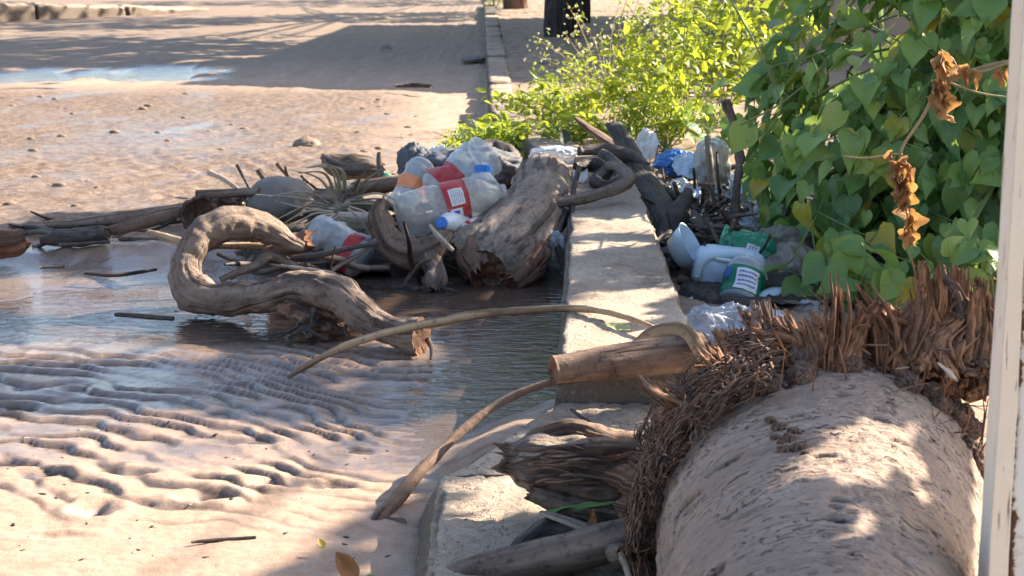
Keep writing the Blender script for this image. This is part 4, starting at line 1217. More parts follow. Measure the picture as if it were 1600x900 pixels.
# white bowl tipped on edge against the kerb
c = W(1068, 390, 3.92)
n, m_ = 64, 12
prof = [(.0, .62), (.02, .66), (.25, .74), (.6, .88), (.92, .98), (1.0, 1.0), (1.02, 1.06), (1.0, 1.06), (.9, .95), (.6, .84), (.25, .70), (.06, .62), (.05, .0)]
ax = Vector((.80, -.35, .52)).normalized()       # opening direction
ex = Vector((0, 0, 1)) - ax * ax.z
ex.normalize()
ey = ax.cross(ex)
rd = pix(37, c)
V, Fc = [], []
for z, r_ in prof:
    for k in range(n):
        a = 2 * math.pi * k / n
        V.append(c + ax * ((z - .5) * rd * .85) + (ex * math.cos(a) + ey * math.sin(a) * .8) * r_ * rd)
for i in range(len(prof) - 1):
    for k in range(n):
        j = (k + 1) % n
        Fc.append([i * n + k, i * n + j, (i + 1) * n + j, (i + 1) * n + k])
Fc.append(list(range(n))[::-1])
o = mesh('bowl', np.array([v[:] for v in V]), Fc, BLUE_WHITE)
tag(o, 'white plastic bowl tipped on edge beside the kerb', 'bowl')

# white lid
def disc(name, c, r_, nrm, m, lab, cat, seed=0, dish=.18, thick=.004):
    n, rows_ = 56, [(0, -dish), (.55, -dish), (.72, -dish * .8), (.85, -.1 * dish), (1.0, 0), (1.0, thick / r_ + .0), (.84, .1 * thick / r_), (.70, -dish * .8 + thick / r_), (.5, -dish + thick / r_), (0, -dish + thick / r_)]
    x, y, z = frame_from(nrm, (0, -1, .2))
    V, Fc = [], []
    for q_, h_ in rows_:
        for k in range(n):
            a = 2 * math.pi * k / n
            w_ = 1 + .05 * math.sin(3 * a + seed)
            V.append(np.array(c) + x * q_ * r_ * math.cos(a) * w_ + y * q_ * r_ * math.sin(a) + z * (h_ * r_ + .06 * r_ * q_ * math.sin(2 * a + seed)))
    for i in range(len(rows_) - 1):
        for k in range(n):
            j = (k + 1) % n
            Fc.append([i * n + k, i * n + j, (i + 1) * n + j, (i + 1) * n + k])
    o = mesh(name, np.array(V), Fc, m)
    return tag(o, lab, cat)
disc('lid', W(1226, 478, 3.62), pix(44, W(1226, 478, 3.62)), (.1, -.45, 1), BLUE_WHITE, 'white plastic lid lying behind the torn palm fibres', 'lid', 2)

# films, bags, cloths: crumpled sheets with thickness
def sheet(name, px, py, Y, wpx, hpx, m, label, cat, seed, lay=.5, amp=.25, dep=.05, n=70, group=None):
    """crumpled sheet: lay 0 = hanging towards the camera, 1 = lying flat"""
    c = W(px, py, Y)
    w_, h_ = pix(wpx, c), pix(hpx, c) 
    u, v = np.meshgrid(np.linspace(-.5, .5, n), np.linspace(-.5, .5, n))
    u, v = u.ravel(), v.ravel()
    q = np.stack([u * 3, v * 3, 0 * u + seed * 1.7], -1)
    u2 = u + .10 * fbm(q, 1.1, 3, seed)
    v2 = v + .10 * fbm(q, 1.1, 3, seed + 1)
    d = amp * (ridged(q, .9, 4, seed + 2) * .7 + fbm(q, .7, 3, seed + 3) * .6)
    e = 1 - .35 * np.abs(u * 2) ** 2 * np.abs(v * 2) ** 2
    X_ = c.x + u2 * e * w_
    Z_ = c.z + v2 * e * h_ * 1.0 + d * dep * lay
    Y_ = c.y + v * dep * 3 * lay - d * dep * (1.2 - lay)
    V = np.stack([X_, Y_, Z_], -1)
    Vb = V + [0, .003, -.003]
    i0 = (np.arange(n - 1)[:, None] * n + np.arange(n - 1)).ravel()
    F1 = np.stack([i0, i0 + 1, i0 + n + 1, i0 + n], 1)
    F2 = F1[:, ::-1] + n * n
    rim = list(range(n)) + [k * n + n - 1 for k in range(1, n)] + [n * n - 1 - k for k in range(1, n)] + [k * n for k in range(n - 2, 0, -1)]
    F3 = [[rim[(k + 1) % len(rim)], rim[k], rim[k] + n * n, rim[(k + 1) % len(rim)] + n * n] for k in range(len(rim))]
    o = mesh(name, np.concatenate([V, Vb]), F1.tolist() + F2.tolist() + F3, m, None, True, np.concatenate([np.stack([u * w_, v * h_, 0 * u], -1)] * 2))
    return tag(o, label, cat, group)

def crumple(name, px, py, Y, wpx, hpx, dep, m, label, cat, **k):
    o = lump(name, px, py, Y, wpx, hpx, dep, m, **k)
    return tag(o, label, cat)

crumple('cloth_bundle', 735, 262, 4.75, 130, 58, .10, CLOTH_GREY, 'dark blue-grey cloth bundle behind the bottles', 'cloth', seed=41, amp=.2, ridge=.35, rsc=1.8)
crumple('cloth_scrap', 648, 262, 4.80, 46, 62, .05, CLOTH_GREY, 'pointed scrap of grey cloth left of the blue-grey bundle', 'cloth', seed=42, amp=.25, ridge=.4, rsc=2)
crumple('plastic_bag', 868, 243, 5.0, 64, 24, .05, BAG_CLEAR, 'crumpled clear bag on the top of the big stump', 'bag', seed=43, amp=.2, ridge=.4, rsc=2.2)
sheet('paper', 1010, 226, 5.55, 38, 46, PAPER, 'crumpled white paper behind the blackened plank', 'paper', 44, .2, .3, .05)
crumple('plastic_bag', 1054, 256, 5.35, 52, 34, .06, BLUE_FILM, 'bright blue plastic bag in the dump', 'bag', seed=45, amp=.25, ridge=.4, rsc=2.2)
sheet('plastic_scrap', 1082, 262, 5.25, 60, 34, BLUE_WHITE, 'pale blue film beside the bright blue bag', 'plastic', 46, .6, .4, .07)
crumple('container', 1112, 258, 5.2, 52, 72, .06, clear_plastic('dusty_container_plastic', (.9, .92, .9), .62, (.42, .44, .42), .5, .3), 'cloudy clear container behind the upright sticks', 'container', seed=47, amp=.12, ridge=.15, boxy=.15)
sheet('plastic_scrap', 1128, 302, 4.95, 22, 26, PAPER, 'small white scrap below the cloudy container', 'plastic', 48, .3, .3, .03, 40)
sheet('plastic_scrap', 1090, 328, 4.75, 20, 12, PAPER, 'tiny white scrap among the dark twigs', 'plastic', 49, .5, .3, .02, 40)
sheet('plastic_scrap', 1146, 304, 4.8, 16, 44, BAG_CLEAR, 'narrow clear shard left of the pink-labelled bottle', 'plastic', 50, .2, .4, .03, 40)
crumple('plastic_bag', 1206, 350, 4.5, 70, 56, .07, BAG_CLEAR, 'crumpled clear bag below the pink-labelled bottle', 'bag', seed=51, amp=.25, ridge=.5, rsc=2.4)
sheet('plastic_scrap', 1228, 330, 4.45, 12, 60, PAPER, 'white strip hanging under the vine leaves', 'plastic', 52, .1, .3, .03, 40)
sheet('plastic_scrap', 907, 273, 4.72, 24, 24, PAPER, 'small white scrap at the far end of the kerb', 'plastic', 53, .4, .2, .03, 40)
o = crumple('woven_sack', 1240, 428, 3.95, 98, 78, .10, SACK, 'dirty beige woven sack beside the white jug', 'sack', seed=54, amp=.18, ridge=.25, rsc=2.6)
crumple('rag', 1222, 388, 4.15, 74, 50, .07, SACK, 'torn beige rag on top of the woven sack', 'cloth', seed=55, amp=.3, ridge=.5, rsc=2.6)
root = empty('carton', W(1270, 436, 3.86), 'small silver carton on the woven sack', 'carton')
cc = W(1272, 424, 3.88)
P, Fc = block_data([(-.034, -.018, -.022), (.034, -.018, -.022), (.034, .018, -.022), (-.034, .018, -.022)], [(-.034, -.018, .022), (.034, -.018, .022), (.034, .018, .022), (-.034, .018, .022)], (10, 6, 8), amp=.002, bev=.002, fine=.0005)
P = P @ rotm(.25, -.42, .3).T + np.array(cc)
mesh('box', P, Fc, plain('silver_carton', (.42, .45, .48), .35, .2, dirt=.35), root)
sheet('plastic_sheet', 1125, 512, 3.30, 120, 56, BAG_CLEAR, 'crumpled clear plastic sheet beside the near end of the kerb', 'plastic sheet', 57, .9, .5, .04, 110)
sheet('plastic_sheet', 1195, 520, 3.25, 90, 60, BAG_CLEAR, 'greyish plastic sheet just behind the torn palm fibres', 'plastic sheet', 58, .9, .4, .06, 80)
crumple('rag', 1050, 404, 4.02, 40, 30, .04, CLOTH_GREY, 'grey rag under the white bowl', 'cloth', seed=59, amp=.3, ridge=.4)
sheet('plastic_scrap', 1100, 470, 3.68, 46, 14, WHITE_PLASTIC, 'white plastic strip near the black tube', 'plastic', 60, .7, .3, .03, 40)
sheet('paper_strip', 1210, 466, 3.72, 50, 16, PAPER, 'pale paper strip behind the white lid', 'paper', 61, .7, .3, .03, 40)
crumple('plastic_cup', 1268, 490, 3.58, 50, 36, .04, CLEAR_BLUE, 'clear plastic cup crushed beside the white lid', 'cup', seed=62, amp=.2, ridge=.3)
sheet('plastic_scrap', 500, 455 - 98, 3.99, 22, 20, CLEAR, 'clear scrap on the crumpled bottle neck', 'plastic', 63, .3, .3, .03, 40)
crumple('plastic_scrap', 866, 392, 4.05, 34, 54, .03, BAG_CLEAR, 'grey plastic pressed between stump and kerb', 'plastic', seed=64, amp=.2, ridge=.3)
crumple('plastic_scrap', 604, 280, 4.7, 14, 18, .02, GREEN_PET, 'small green plastic bit behind the brown split log', 'plastic', seed=65, amp=.2, sub=4)
sheet('plastic_scrap', 686, 244, 4.95, 34, 30, PAPER, 'crumpled white film left of the blue-grey bundle', 'plastic', 66, .3, .4, .04, 40)

for k, (px, py, Y0, w_, h_, m_) in enumerate(((1036, 300, 4.9, 26, 20, BAG_CLEAR), (1062, 290, 5.0, 30, 18, PAPER), (1150, 285, 4.9, 24, 30, BAG_CLEAR), (1088, 300, 4.85, 22, 16, BLUE_WHITE), (1180, 372, 4.3, 40, 22, BAG_CLEAR),
                                               (1105, 345, 4.5, 18, 12, BLUE_WHITE), (1135, 338, 4.5, 24, 16, CLOTH_GREY), (1160, 345, 4.5, 20, 12, PAPER), (1258, 470, 3.7, 34, 20, BAG_CLEAR), (1075, 420, 4.0, 26, 18, CLOTH_GREY))):
    sheet('plastic_scrap', px, py, Y0, w_, h_, m_, 'small crumpled scrap of film among the dump rubbish', 'plastic', 200 + k, .5, .4, .04, 36, 'scraps in the dump')
# husks and stones
def cup(name, px, py, Y, rpx, ax, m, label, cat, depth=1.1, seed=0, wall=.16):
    c = W(px, py, Y)
    r_ = pix(rpx, c)
    x, y, z = frame_from(ax, (0, 0, 1))
    n = 60
    prof = [(-depth, .0), (-depth * .98, .35), (-depth * .8, .72), (-depth * .4, .97), (0, 1.0), (.1, .95), (.08, 1 - wall), (-depth * .4, .95 - wall), (-depth * .75, .5), (-depth * .8, 0)]
    V, Fc = [], []
    a = np.linspace(0, 2 * math.pi, n, endpoint=False)
    for i, (h_, q_) in enumerate(prof):
        pt = np.stack([np.cos(a), np.sin(a), 0 * a + h_], -1)
        jag = .28 * fbm(np.stack([np.cos(a), np.sin(a), 0 * a + seed], -1), 2.2, 3, seed) * (1 if abs(h_) < .2 else .3)
        rr_ = q_ * (1 + .10 * fbm(pt, 2.5, 3, seed))
        V.append(np.array(c) + r_ * (np.outer(rr_ * np.cos(a), x) + np.outer(rr_ * np.sin(a), y) + np.outer(h_ + jag, z)))
    for i in range(len(prof) - 1):
        for k in range(n):
            j = (k + 1) % n
            Fc.append([i * n + k, i * n + j, (i + 1) * n + j, (i + 1) * n + k])
    o = mesh(name, np.concatenate(V), Fc, m)
    return tag(o, label, cat)
cup('coconut_husk', 312, 336, 4.42, 30, (.45, -.85, .15), HUSK, 'hollow red-brown husk open towards the front', 'husk', .9, 3)
crumple('coconut_husk', 356, 322, 4.55, 62, 40, .05, HUSK, 'closed red-brown husk right of the hollow one', 'husk', seed=71, amp=.25, ridge=.3)
crumple('boulder', 440, 312, 4.50, 104, 74, .12, STONE_GREY, 'large rounded grey boulder under the dry palm leaf', 'stone', seed=72, amp=.10, nsc=1.2)
crumple('stone', 480, 228, 6.75, 44, 28, .07, STONE, 'round brown stone alone on the sunlit mud', 'stone', seed=73, amp=.10)
crumple('stone', 1050, 484, 3.02, 24, 10, .015, STONE_GREY, 'flat dark pebble on the near kerb top', 'stone', seed=74, amp=.12, sub=4)
crumple('stone', 603, 76, 13.4, 16, 12, .05, STONE_GREY, 'dark stone on the far shaded road', 'stone', seed=75, amp=.2, sub=4)
crumple('stone', 740, 92, 11.6, 42, 12, .14, STONE_GREY, 'flat slab of stone against the far kerb', 'stone', seed=76, amp=.15, sub=4)
crumple('stone', 1082, 352, 4.45, 46, 44, .07, STONE_GREY, 'rounded dark stone beside the white bowl', 'stone', seed=77, amp=.12)
crumple('stone', 742, 398, 4.1, 30, 24, .03, STONE, 'small stone under the big stump', 'stone', seed=78, amp=.15, sub=4)
crumple('wood_knot', 764, 352, 4.06, 34, 24, .03, WOOD_DARK, 'dark wood knot lying against the largest bottle', 'driftwood', seed=79, amp=.15, sub=4)
prng = np.random.default_rng(77)
V_, F_ = [], []
for k in range(46):
    px, py = prng.uniform(0, 740), prng.uniform(160, 330)
    p = G(px, py)
    p.z = ground_z(p.x, p.y)
    r_ = prng.uniform(.008, .022)
    P, Fc, st, at = lump_data(p, (r_ * 1.3, r_, r_ * .6), amp=.25, seed=k, sub=2)
    o = mesh('pebble', P, Fc, STONE, None, True, st)
    tag(o, 'small clod or pebble on the sunlit muddy road', 'pebble', 'pebbles on the muddy road')
for k in range(24):
    px, py = prng.uniform(700, 1000), prng.uniform(60, 240)
    if px > 800 - (py - 60) * .1:
        p = G(px + 60, py, .1)
        p.z = ground_z(p.x, p.y)
        r_ = prng.uniform(.02, .06)
        P, Fc, st, at = lump_data(p, (r_ * 1.5, r_, r_ * .5), amp=.25, seed=k + 60, sub=3)
        o = mesh('rubble', P, Fc, STONE_GREY, None, True, st)
        tag(o, 'grey rubble on the bare verge beyond the weeds', 'rubble', 'rubble on the verge')

for k in range(60):
    px, py = prng.uniform(0, 640), prng.uniform(660, 895)
    p = G(px, py)
    p.z = ground_z(p.x, p.y)
    r_ = prng.uniform(.0015, .0042)
    P, Fc, st, at = lump_data(p, (r_ * prng.uniform(1, 2.6), r_, r_ * .5), (0, 0, prng.uniform(0, 3)), amp=.3, seed=k, sub=2)
    o = mesh('wood_crumb', P, Fc, WOOD_DARK if k % 3 else WOOD_PALE, None, True, st)
    tag(o, 'tiny crumb of wood or grit on the foreground sand', 'crumb', 'crumbs on the front sand')
# dry palm leaf over the boulder
root = empty('dry_palm_leaf', W(530, 330, 4.25), 'dry grey palm leaf with thin curling fingers over the boulder', 'palm leaf')
log('stalk', [(505, 345, 8, 4.16), (528, 326, 9, 4.2), (560, 318, 8, 4.24), (600, 322, 6, 4.28), (640, 330, 4, 4.32)], FROND, root, seg=14, step=.008, amp=.15, seed=90)
BL = [((524, 318), (500, 280), (452, 262), 4.2), ((526, 316), (508, 272), (466, 268), 4.22), ((530, 312), (515, 262), (478, 260), 4.24), ((532, 312), (525, 268), (498, 258), 4.26), ((538, 312), (536, 270), (512, 256), 4.28),
      ((520, 322), (478, 300), (420, 305), 4.18), ((520, 324), (470, 310), (400, 302), 4.18), ((522, 326), (475, 325), (430, 312), 4.16),
      ((520, 328), (480, 322), (430, 342), 4.1), ((520, 330), (480, 330), (438, 350), 4.08), ((520, 332), (488, 335), (452, 356), 4.06), ((522, 334), (495, 340), (466, 366), 4.05), ((524, 336), (505, 345), (478, 370), 4.04), ((528, 338), (512, 350), (494, 374), 4.03),
      ((545, 312), (590, 302), (632, 318), 4.25), ((548, 314), (600, 312), (630, 338), 4.22), ((548, 318), (595, 322), (620, 350), 4.2), ((546, 322), (575, 335), (592, 362), 4.15), ((544, 326), (565, 345), (585, 380), 4.1), ((555, 306), (568, 285), (598, 262), 4.3), ((560, 306), (580, 290), (602, 278), 4.3), ((550, 308), (560, 282), (574, 262), 4.32)]
for k, (a, m_, e, Y0) in enumerate(BL):
    pts = [(a[0], a[1], 3.4, Y0), (m_[0], m_[1], 3.2, Y0 - .05), (e[0], e[1] + 2, 1.4, Y0 - .1)]
    V, Fc, st, at = tube(pp(pts), seg=8, step=.01, amp=.15, nsc=20, flat=.45, seed=1200 + k)
    mesh('leaflet', V, Fc, FROND, root, True, st, at)

# single leaves
def leaf_thing(px, py, Y, L, nrm, tip, m, label, seed, curl=.3, wd_=.34, cat='leaf'):
    n = 14
    u, v = np.meshgrid(np.linspace(-1, 1, 9), np.linspace(0, 1, n))
    u, v = u.ravel(), v.ravel()
    wv_ = wd_ * np.sin(np.pi * np.clip(v, .02, 1) ** .8) ** .8 + .015
    q = np.stack([u, v * 3, 0 * u + seed], -1)
    T_ = np.stack([u * wv_, v, curl * (v - .4) ** 2 + .35 * wv_ * np.abs(u) ** 1.5 + .05 * fbm(q, 1.2, 2, seed)], -1) * L
    M = orient(np.array([nrm], float), np.array([tip], float))[0]
    P = T_ @ M.T + np.array(W(px, py, Y))
    i0 = (np.arange(n - 1)[:, None] * 9 + np.arange(8)).ravel()
    F1 = np.stack([i0, i0 + 1, i0 + 10, i0 + 9], 1)
    k0 = len(P)
    P2_ = P - M[:, 2] * .0012
    o = mesh('fallen_leaf', np.concatenate([P, P2_]), F1.tolist() + (F1[:, ::-1] + k0).tolist(), m, None, True, np.concatenate([np.stack([u * .3, v, 0 * u], -1)] * 2), {'var': np.full(2 * k0, .6)})
    return tag(o, label, cat)
leaf_thing(556, 906, 1.86, .048, (.5, -.5, .75), (-.85, .55, .2), DRY_LEAF, 'curled orange dry leaf on the shaded sand at the bottom', 3, .5)
leaf_thing(505, 856, 1.98, .018, (.2, -.4, 1), (-.4, .7, .1), plain('yellow_leaf', (.42, .30, .05), .6), 'tiny yellow leaf on the sand near the leaning stick', 4)
leaf_thing(588, 903, 1.84, .014, (0, -.4, 1), (-.9, .3, .1), VINE_LEAF, 'green leaf tip at the bottom edge', 5, .3, .2)
leaf_thing(985, 515, 2.66, .055, (-.1, -.35, 1), (-.9, .35, .1), plain('pale_green_leaf', (.36, .36, .17), .6), 'pale green leaf on the kerb beneath the long twig', 6, .2, .22)
leaf_thing(850, 800, 1.9, .11, (-.3, -.2, .95), (.95, -.12, -.16), plain('dull_green_leaf', (.10, .19, .05), .5), 'thin green leaf blade under the rotten wood chunk', 7, -.12, .016)
leaf_thing(918, 846, 1.82, .040, (-.5, -.8, .2), (.35, .1, 1), plain('dull_brown_leaf', (.22, .12, .06), .8, .4), 'brown dry leaf standing by the smooth grey log', 8, .4, .2)
leaf_thing(930, 850, 1.82, .05, (-.2, -.9, .2), (-.1, .1, 1), DRY_LEAF, 'narrow brown leaf right of the standing dry leaf', 9, .4, .15)
leaf_thing(800, 290, 4.6, .08, (0, -.6, .8), (.7, .2, .6), PAPER, 'cream scrap between the dark wood hunk and stump', 10, .3, .3, 'paper')
leaf_thing(880, 226, 5.1, .06, (.5, -.8, .3), (.3, .1, .9), plain('dark_leaf', (.035, .06, .03), .6), 'dark green leaf behind the clear bag on the stump', 11, .3, .4)
# ================================================================== PLANTS
# heart-shaped leaf template (x across, y to the tip, z up), stalk at the origin
def heart_template():
    V, Fc, n = [], [], 9
    ys = np.linspace(-.16, 1.0, n)
    for y in ys:
        t_ = (y + .16) / 1.16
        w_ = .50 * math.sin(math.pi * min(1, t_ * .62 + .28)) ** 1.1 * (1 - t_ ** 3.2) + .004
        if y < 0:
            w_ *= .86
        for u in (-1, -.5, 0, .5, 1):
            yy = y
            if u == 0 and y < 0:
                yy = 0.0 - .02 * (y < -.1)
            elif y < 0:
                yy = y * (.55 + .45 * (1 if abs(u) == .5 else .75))
            z = .16 * abs(u) ** 1.4 * w_ * 2 - .26 * t_ ** 2 + .03 * math.sin(6 * y + 2 * u)
            V.append((u * w_, yy, z))
    for i in range(n - 1):
        for k in range(4):
            Fc.append((i * 5 + k, i * 5 + k + 1, (i + 1) * 5 + k + 1, (i + 1) * 5 + k))
    return np.array(V), np.array(Fc)
HT, HF = heart_template()

LIT = [([(890, 342), (1040, 335), (1044, 364), (890, 366)], KT), ([(890, 377), (1046, 374), (985, 387), (890, 397)], KT),
       ([(888, 458), (1078, 450), (1010, 475), (1045, 545), (1000, 575), (865, 575)], KT), ([(790, 245), (890, 250), (885, 330), (830, 335), (785, 300)], .27)]
def keep_vine(P):
    # gaps in the foliage through which the sun reaches the kerb top and the stump
    Sv = np.array(S)
    k = np.ones(len(P), bool)
    for poly, z in LIT:
        for dx in (-.04, 0, .04):
            for dz in (-.04, 0, .03):
                Q = P + [dx, 0, dz - .02]
                g = Q - Sv * ((Q[:, 2] - z) / Sv[2])[:, None]
                r_ = np.zeros(len(P), bool)
                q = proj(g)
                x, y = q[:, 0], q[:, 1]
                j = len(poly) - 1
                for i in range(len(poly)):
                    (xi, yi), (xj, yj) = poly[i], poly[j]
                    r_ ^= ((yi > y) != (yj > y)) & (x < (xj - xi) * (y - yi) / (yj - yi + 1e-9) + xi)
                    j = i
                k &= ~(r_ & (P[:, 2] > z))
    # ragged left edge, hollow underneath where the rubbish lies
    q = proj(P)
    lim = np.interp(q[:, 1], [0, 100, 200, 270, 330, 380, 420, 470], [1232, 1188, 1168, 1180, 1205, 1250, 1292, 1310])
    return k & (q[:, 0] > lim + 22 * pn(P * 9, 3))

def vine_mass(root, cx, cy, cz, rx, ry, rz, n, size, shells=(1.0, .88, .74, .5), seed=0, thr=-.2):
    r = np.random.default_rng(seed)
    Ps, Ns = [], []
    for sh in shells:
        d = r.normal(size=(n, 3))
        d /= np.linalg.norm(d, axis=1)[:, None]
        d = d[(d[:, 2] > -.35) & (d[:, 1] < .55)]
        bmp = 1 + .13 * fbm(d, 2.2, 3, seed) + .05 * fbm(d, 6, 2, seed + 1)
        P = d * (bmp * sh)[:, None] * [rx, ry, rz] + [cx, cy, cz]
        k = P[:, 2] > .03
        Ps.append(P[k])
        Ns.append(d[k] / [rx, ry, rz])
    P, N = np.concatenate(Ps), np.concatenate(Ns)
    k = keep_vine(P)
    P, N = P[k], N[k]
    N /= np.linalg.norm(N, axis=1)[:, None]
    nrm = N * .8 + np.array([0, -.15, .55]) + r.normal(0, .42, P.shape)
    tip = np.array([0, 0, -1.0]) + .35 * N + r.normal(0, .42, P.shape)
    sz = size * np.clip(r.lognormal(-.05, .36, len(P)), .45, 1.4)
    M = orient(nrm, tip) * sz[:, None, None]
    M[:, :, 2] *= r.uniform(.4, 2.0, len(P))[:, None]
    M[:, :, 0] *= r.uniform(.78, 1.1, len(P))[:, None]
    var = np.clip(.75 * r.random(len(P)) + .12 + .22 * fbm(P, 3, 2, seed + 5), 0, .94)
    low = r.random(len(P)) < .05 + .12 * np.clip(.45 - P[:, 2], 0, 1)
    var[low] = r.uniform(.90, 1.0, low.sum())
    luv = HT.copy()
    V, Fc, st, at = batch(HT, HF, M, P, var, luv)
    mesh('foliage', V, Fc, VINE_LEAF, root, True, st, at)
    return P, N

root = empty('vine_thicket', (1.45, 4.3, 0), 'dense dark green vine thicket of heart-shaped leaves behind the dump', 'vine')
P1, N1 = vine_mass(root, 1.55, 4.55, .22, .84, .86, 1.02, 3000, .070, seed=5)
# inner darkness: brown tangle of stems
rows = []
for k in range(170):
    i = rng.integers(len(P1))
    e = P1[i] - N1[i] * .05
    g = np.array([1.5 + rng.normal(0, .35), 4.5 + rng.normal(0, .3), rng.uniform(0, .3)])
    m_ = (e + g) / 2 + rng.normal(0, .12, 3)
    rows.append(([(*g, .006), (*m_, .005), (*e, .003)], 1.0))
V, Fc, st, at = join([tube(p, seg=5, step=.06, amp=.1, seed=k) for k, (p, f) in enumerate(rows)])
mesh('stems', V, Fc, STEM, root, True, st, at)
# long trailing stems with leaves towards the left and front
rows, lp, ln_ = [], [], []
r = np.random.default_rng(44)
for k in range(20):
    px, py = r.uniform(1165, 1560), r.uniform(60, 470)
    c = W(px, py, r.uniform(3.65, 4.2))
    L = r.uniform(.10, .3)
    a = r.uniform(0, 6.28)
    dv = np.array([math.cos(a), -.3, math.sin(a) - .4]) * L
    rows.append([(*(np.array(c) - dv * .5 + [0, .08, 0]), .0028), (*np.array(c), .0026), (*(np.array(c) + dv * .5 + [0, .02, 0]), .0016)])
V, Fc, st, at = join([tube(p, seg=5, step=.02, amp=.1, seed=k) for k, p in enumerate(rows)])
mesh('stems', V, Fc, STEM, root, True, st, at)

root = empty('vine_thicket', (2.0, 6.0, 0), 'further vine mass seen through the gaps behind the near thicket', 'vine')
_kv = keep_vine
keep_vine = lambda P: np.ones(len(P), bool)
vine_mass(root, 2.05, 5.95, .2, .62, .5, 1.15, 420, .085, shells=(1.0, .8), seed=9)
keep_vine = _kv
# low creeping vines in front of the thicket, at the edge of the dump
def leaf_patch(name, pts, size, label, cat, m, seed, hz=(0, .1), nper=14, spread=.09, tv=None, var=(0, .9), up=.9, stem=STEM, group=None):
    root = empty(name, W(*pts[0]), label, cat, group)
    r = np.random.default_rng(seed)
    P, rows = [], []
    for px, py, Y0 in pts:
        c = np.array(W(px, py, Y0))
        for k in range(nper):
            q = c + r.normal(0, 1, 3) * [spread, spread, spread * .5]
            q[2] = max(q[2], .02)
            P.append(q)
            rows.append([(*(c - [0, 0, .05]), .002), (*((c + q) / 2 + r.normal(0, .01, 3)), .0018), (*q, .0012)])
    P = np.array(P)
    nrm = np.array([0, -.5, up]) + r.normal(0, .45, P.shape)
    tip = np.array([0, -.3, -.5]) + r.normal(0, .8, P.shape)
    M = orient(nrm, tip) * (size * r.lognormal(0, .25, len(P)))[:, None, None]
    V, Fc, st, at = batch(HT, HF, M, P, r.uniform(var[0], var[1], len(P)))
    mesh('foliage', V, Fc, m, root, True, st, at)
    V, Fc, st, at = join([tube(p, seg=4, step=.03, seed=k) for k, p in enumerate(rows)])
    mesh('stems', V, Fc, stem, root, True, st, at)
    return root
leaf_patch('vine_plant', [(1330, 400, 3.75), (1350, 440, 3.6), (1320, 430, 3.65), (1420, 440, 3.55), (1480, 420, 3.5), (1540, 400, 3.4)], .075, 'yellowing vine leaves just behind the torn palm fibres', 'vine', VINE_LEAF, 61, nper=10, spread=.07, var=(.4, 1.0))
leaf_patch('vine_plant', [(1110, 185, 5.9), (1135, 205, 5.8), (1085, 178, 6.1), (1160, 200, 5.5)], .085, 'broad-leaved plant with one yellow leaf behind the upright sticks', 'plant', VINE_LEAF, 62, nper=6, spread=.10, var=(.3, .99))

# withered brown vine hanging in front of the thicket
root = empty('withered_vine', W(1400, 390, 3.35), 'withered orange-brown vine hanging in front of the green thicket', 'dead vine')
tw = [[(1600, 92, 2.6, 3.2), (1545, 102, 2.8, 3.22), (1500, 118, 3, 3.25), (1478, 130, 3, 3.27), (1458, 152, 3, 3.29), (1440, 185, 2.6, 3.3), (1412, 226, 2.4, 3.32), (1405, 250, 2, 3.33)],
      [(1500, 118, 2, 3.25), (1488, 92, 2, 3.25), (1470, 78, 1.6, 3.26)], [(1575, 98, 2.4, 3.21), (1530, 112, 2, 3.2), (1508, 104, 2, 3.22)], [(1480, 128, 1.8, 3.27), (1530, 145, 1.6, 3.27), (1575, 152, 1.3, 3.27)],
      [(1410, 240, 1.6, 3.32), (1352, 247, 1.6, 3.4), (1318, 244, 1.4, 3.45)], [(1405, 250, 2.6, 3.33), (1412, 300, 2.4, 3.33), (1420, 350, 2, 3.33), (1424, 385, 1.4, 3.33)]]
V, Fc, st, at = join([tube(pp(p), seg=6, step=.012, amp=.15, seed=k) for k, p in enumerate(tw)])
mesh('stem', V, Fc, DRY_STEM, root, True, st, at)
t = NT('withered_leaf')
v = t.st()
c = t.ramp(t.attr('var').outputs['Fac'], [(0, (.12, .06, .03)), (.5, (.30, .165, .075)), (1, (.50, .34, .18))])
c = t.mix(t.math('MULTIPLY', t.noise(v, 8, 4), .5), c, (.14, .07, .035))
t.p(color=c, rough=.75)
tl = t.n('BsdfTranslucent', {'Color': (.6, .32, .1, 1)})
ms = t.n('MixShader', {0: .3, 1: t.b.outputs[0], 2: tl.outputs[0]})
t.t.links.new(ms.outputs[0], t.out.inputs[0])
WITHER = t.m
def withered(n, x0, y0, x1, y1, wpx, Y0, seed, L=.055):
    r = np.random.default_rng(seed)
    f = r.random(n)
    P = np.array([W(x0 + (x1 - x0) * q + r.normal(0, wpx), y0 + (y1 - y0) * q + r.normal(0, 4), Y0 + r.normal(0, .012))[:] for q in f])
    nrm = r.normal(0, 1, P.shape) * [1, 1, .3] + [0, -.6, 0]
    tip = np.array([0, 0, -1.0]) + r.normal(0, .3, P.shape)
    T_ = HT.copy()
    T_[:, 2] = 1.4 * np.abs(T_[:, 0]) ** 1.2 + .12 * np.sin(9 * T_[:, 1]) + .1 * np.sin(14 * T_[:, 0] + 5 * T_[:, 1])
    T_[:, 0] *= .45
    M = orient(nrm, tip) * (L * r.uniform(.7, 1.2, n))[:, None, None]
    V, Fc, st, at = batch(T_, HF, M, P, r.random(n))
    mesh('withered_leaf', V, Fc, WITHER, root, True, st, at)
withered(32, 1402, 235, 1424, 365, 6, 3.32, 1, .044)
withered(7, 1466, 85, 1478, 100, 5, 3.25, 2, .045)
withered(14, 1462, 125, 1486, 175, 6, 3.26, 3, .045)
withered(5, 1505, 95, 1512, 112, 5, 3.22, 4, .04)
withered(3, 1560, 102, 1570, 112, 5, 3.21, 5, .035)

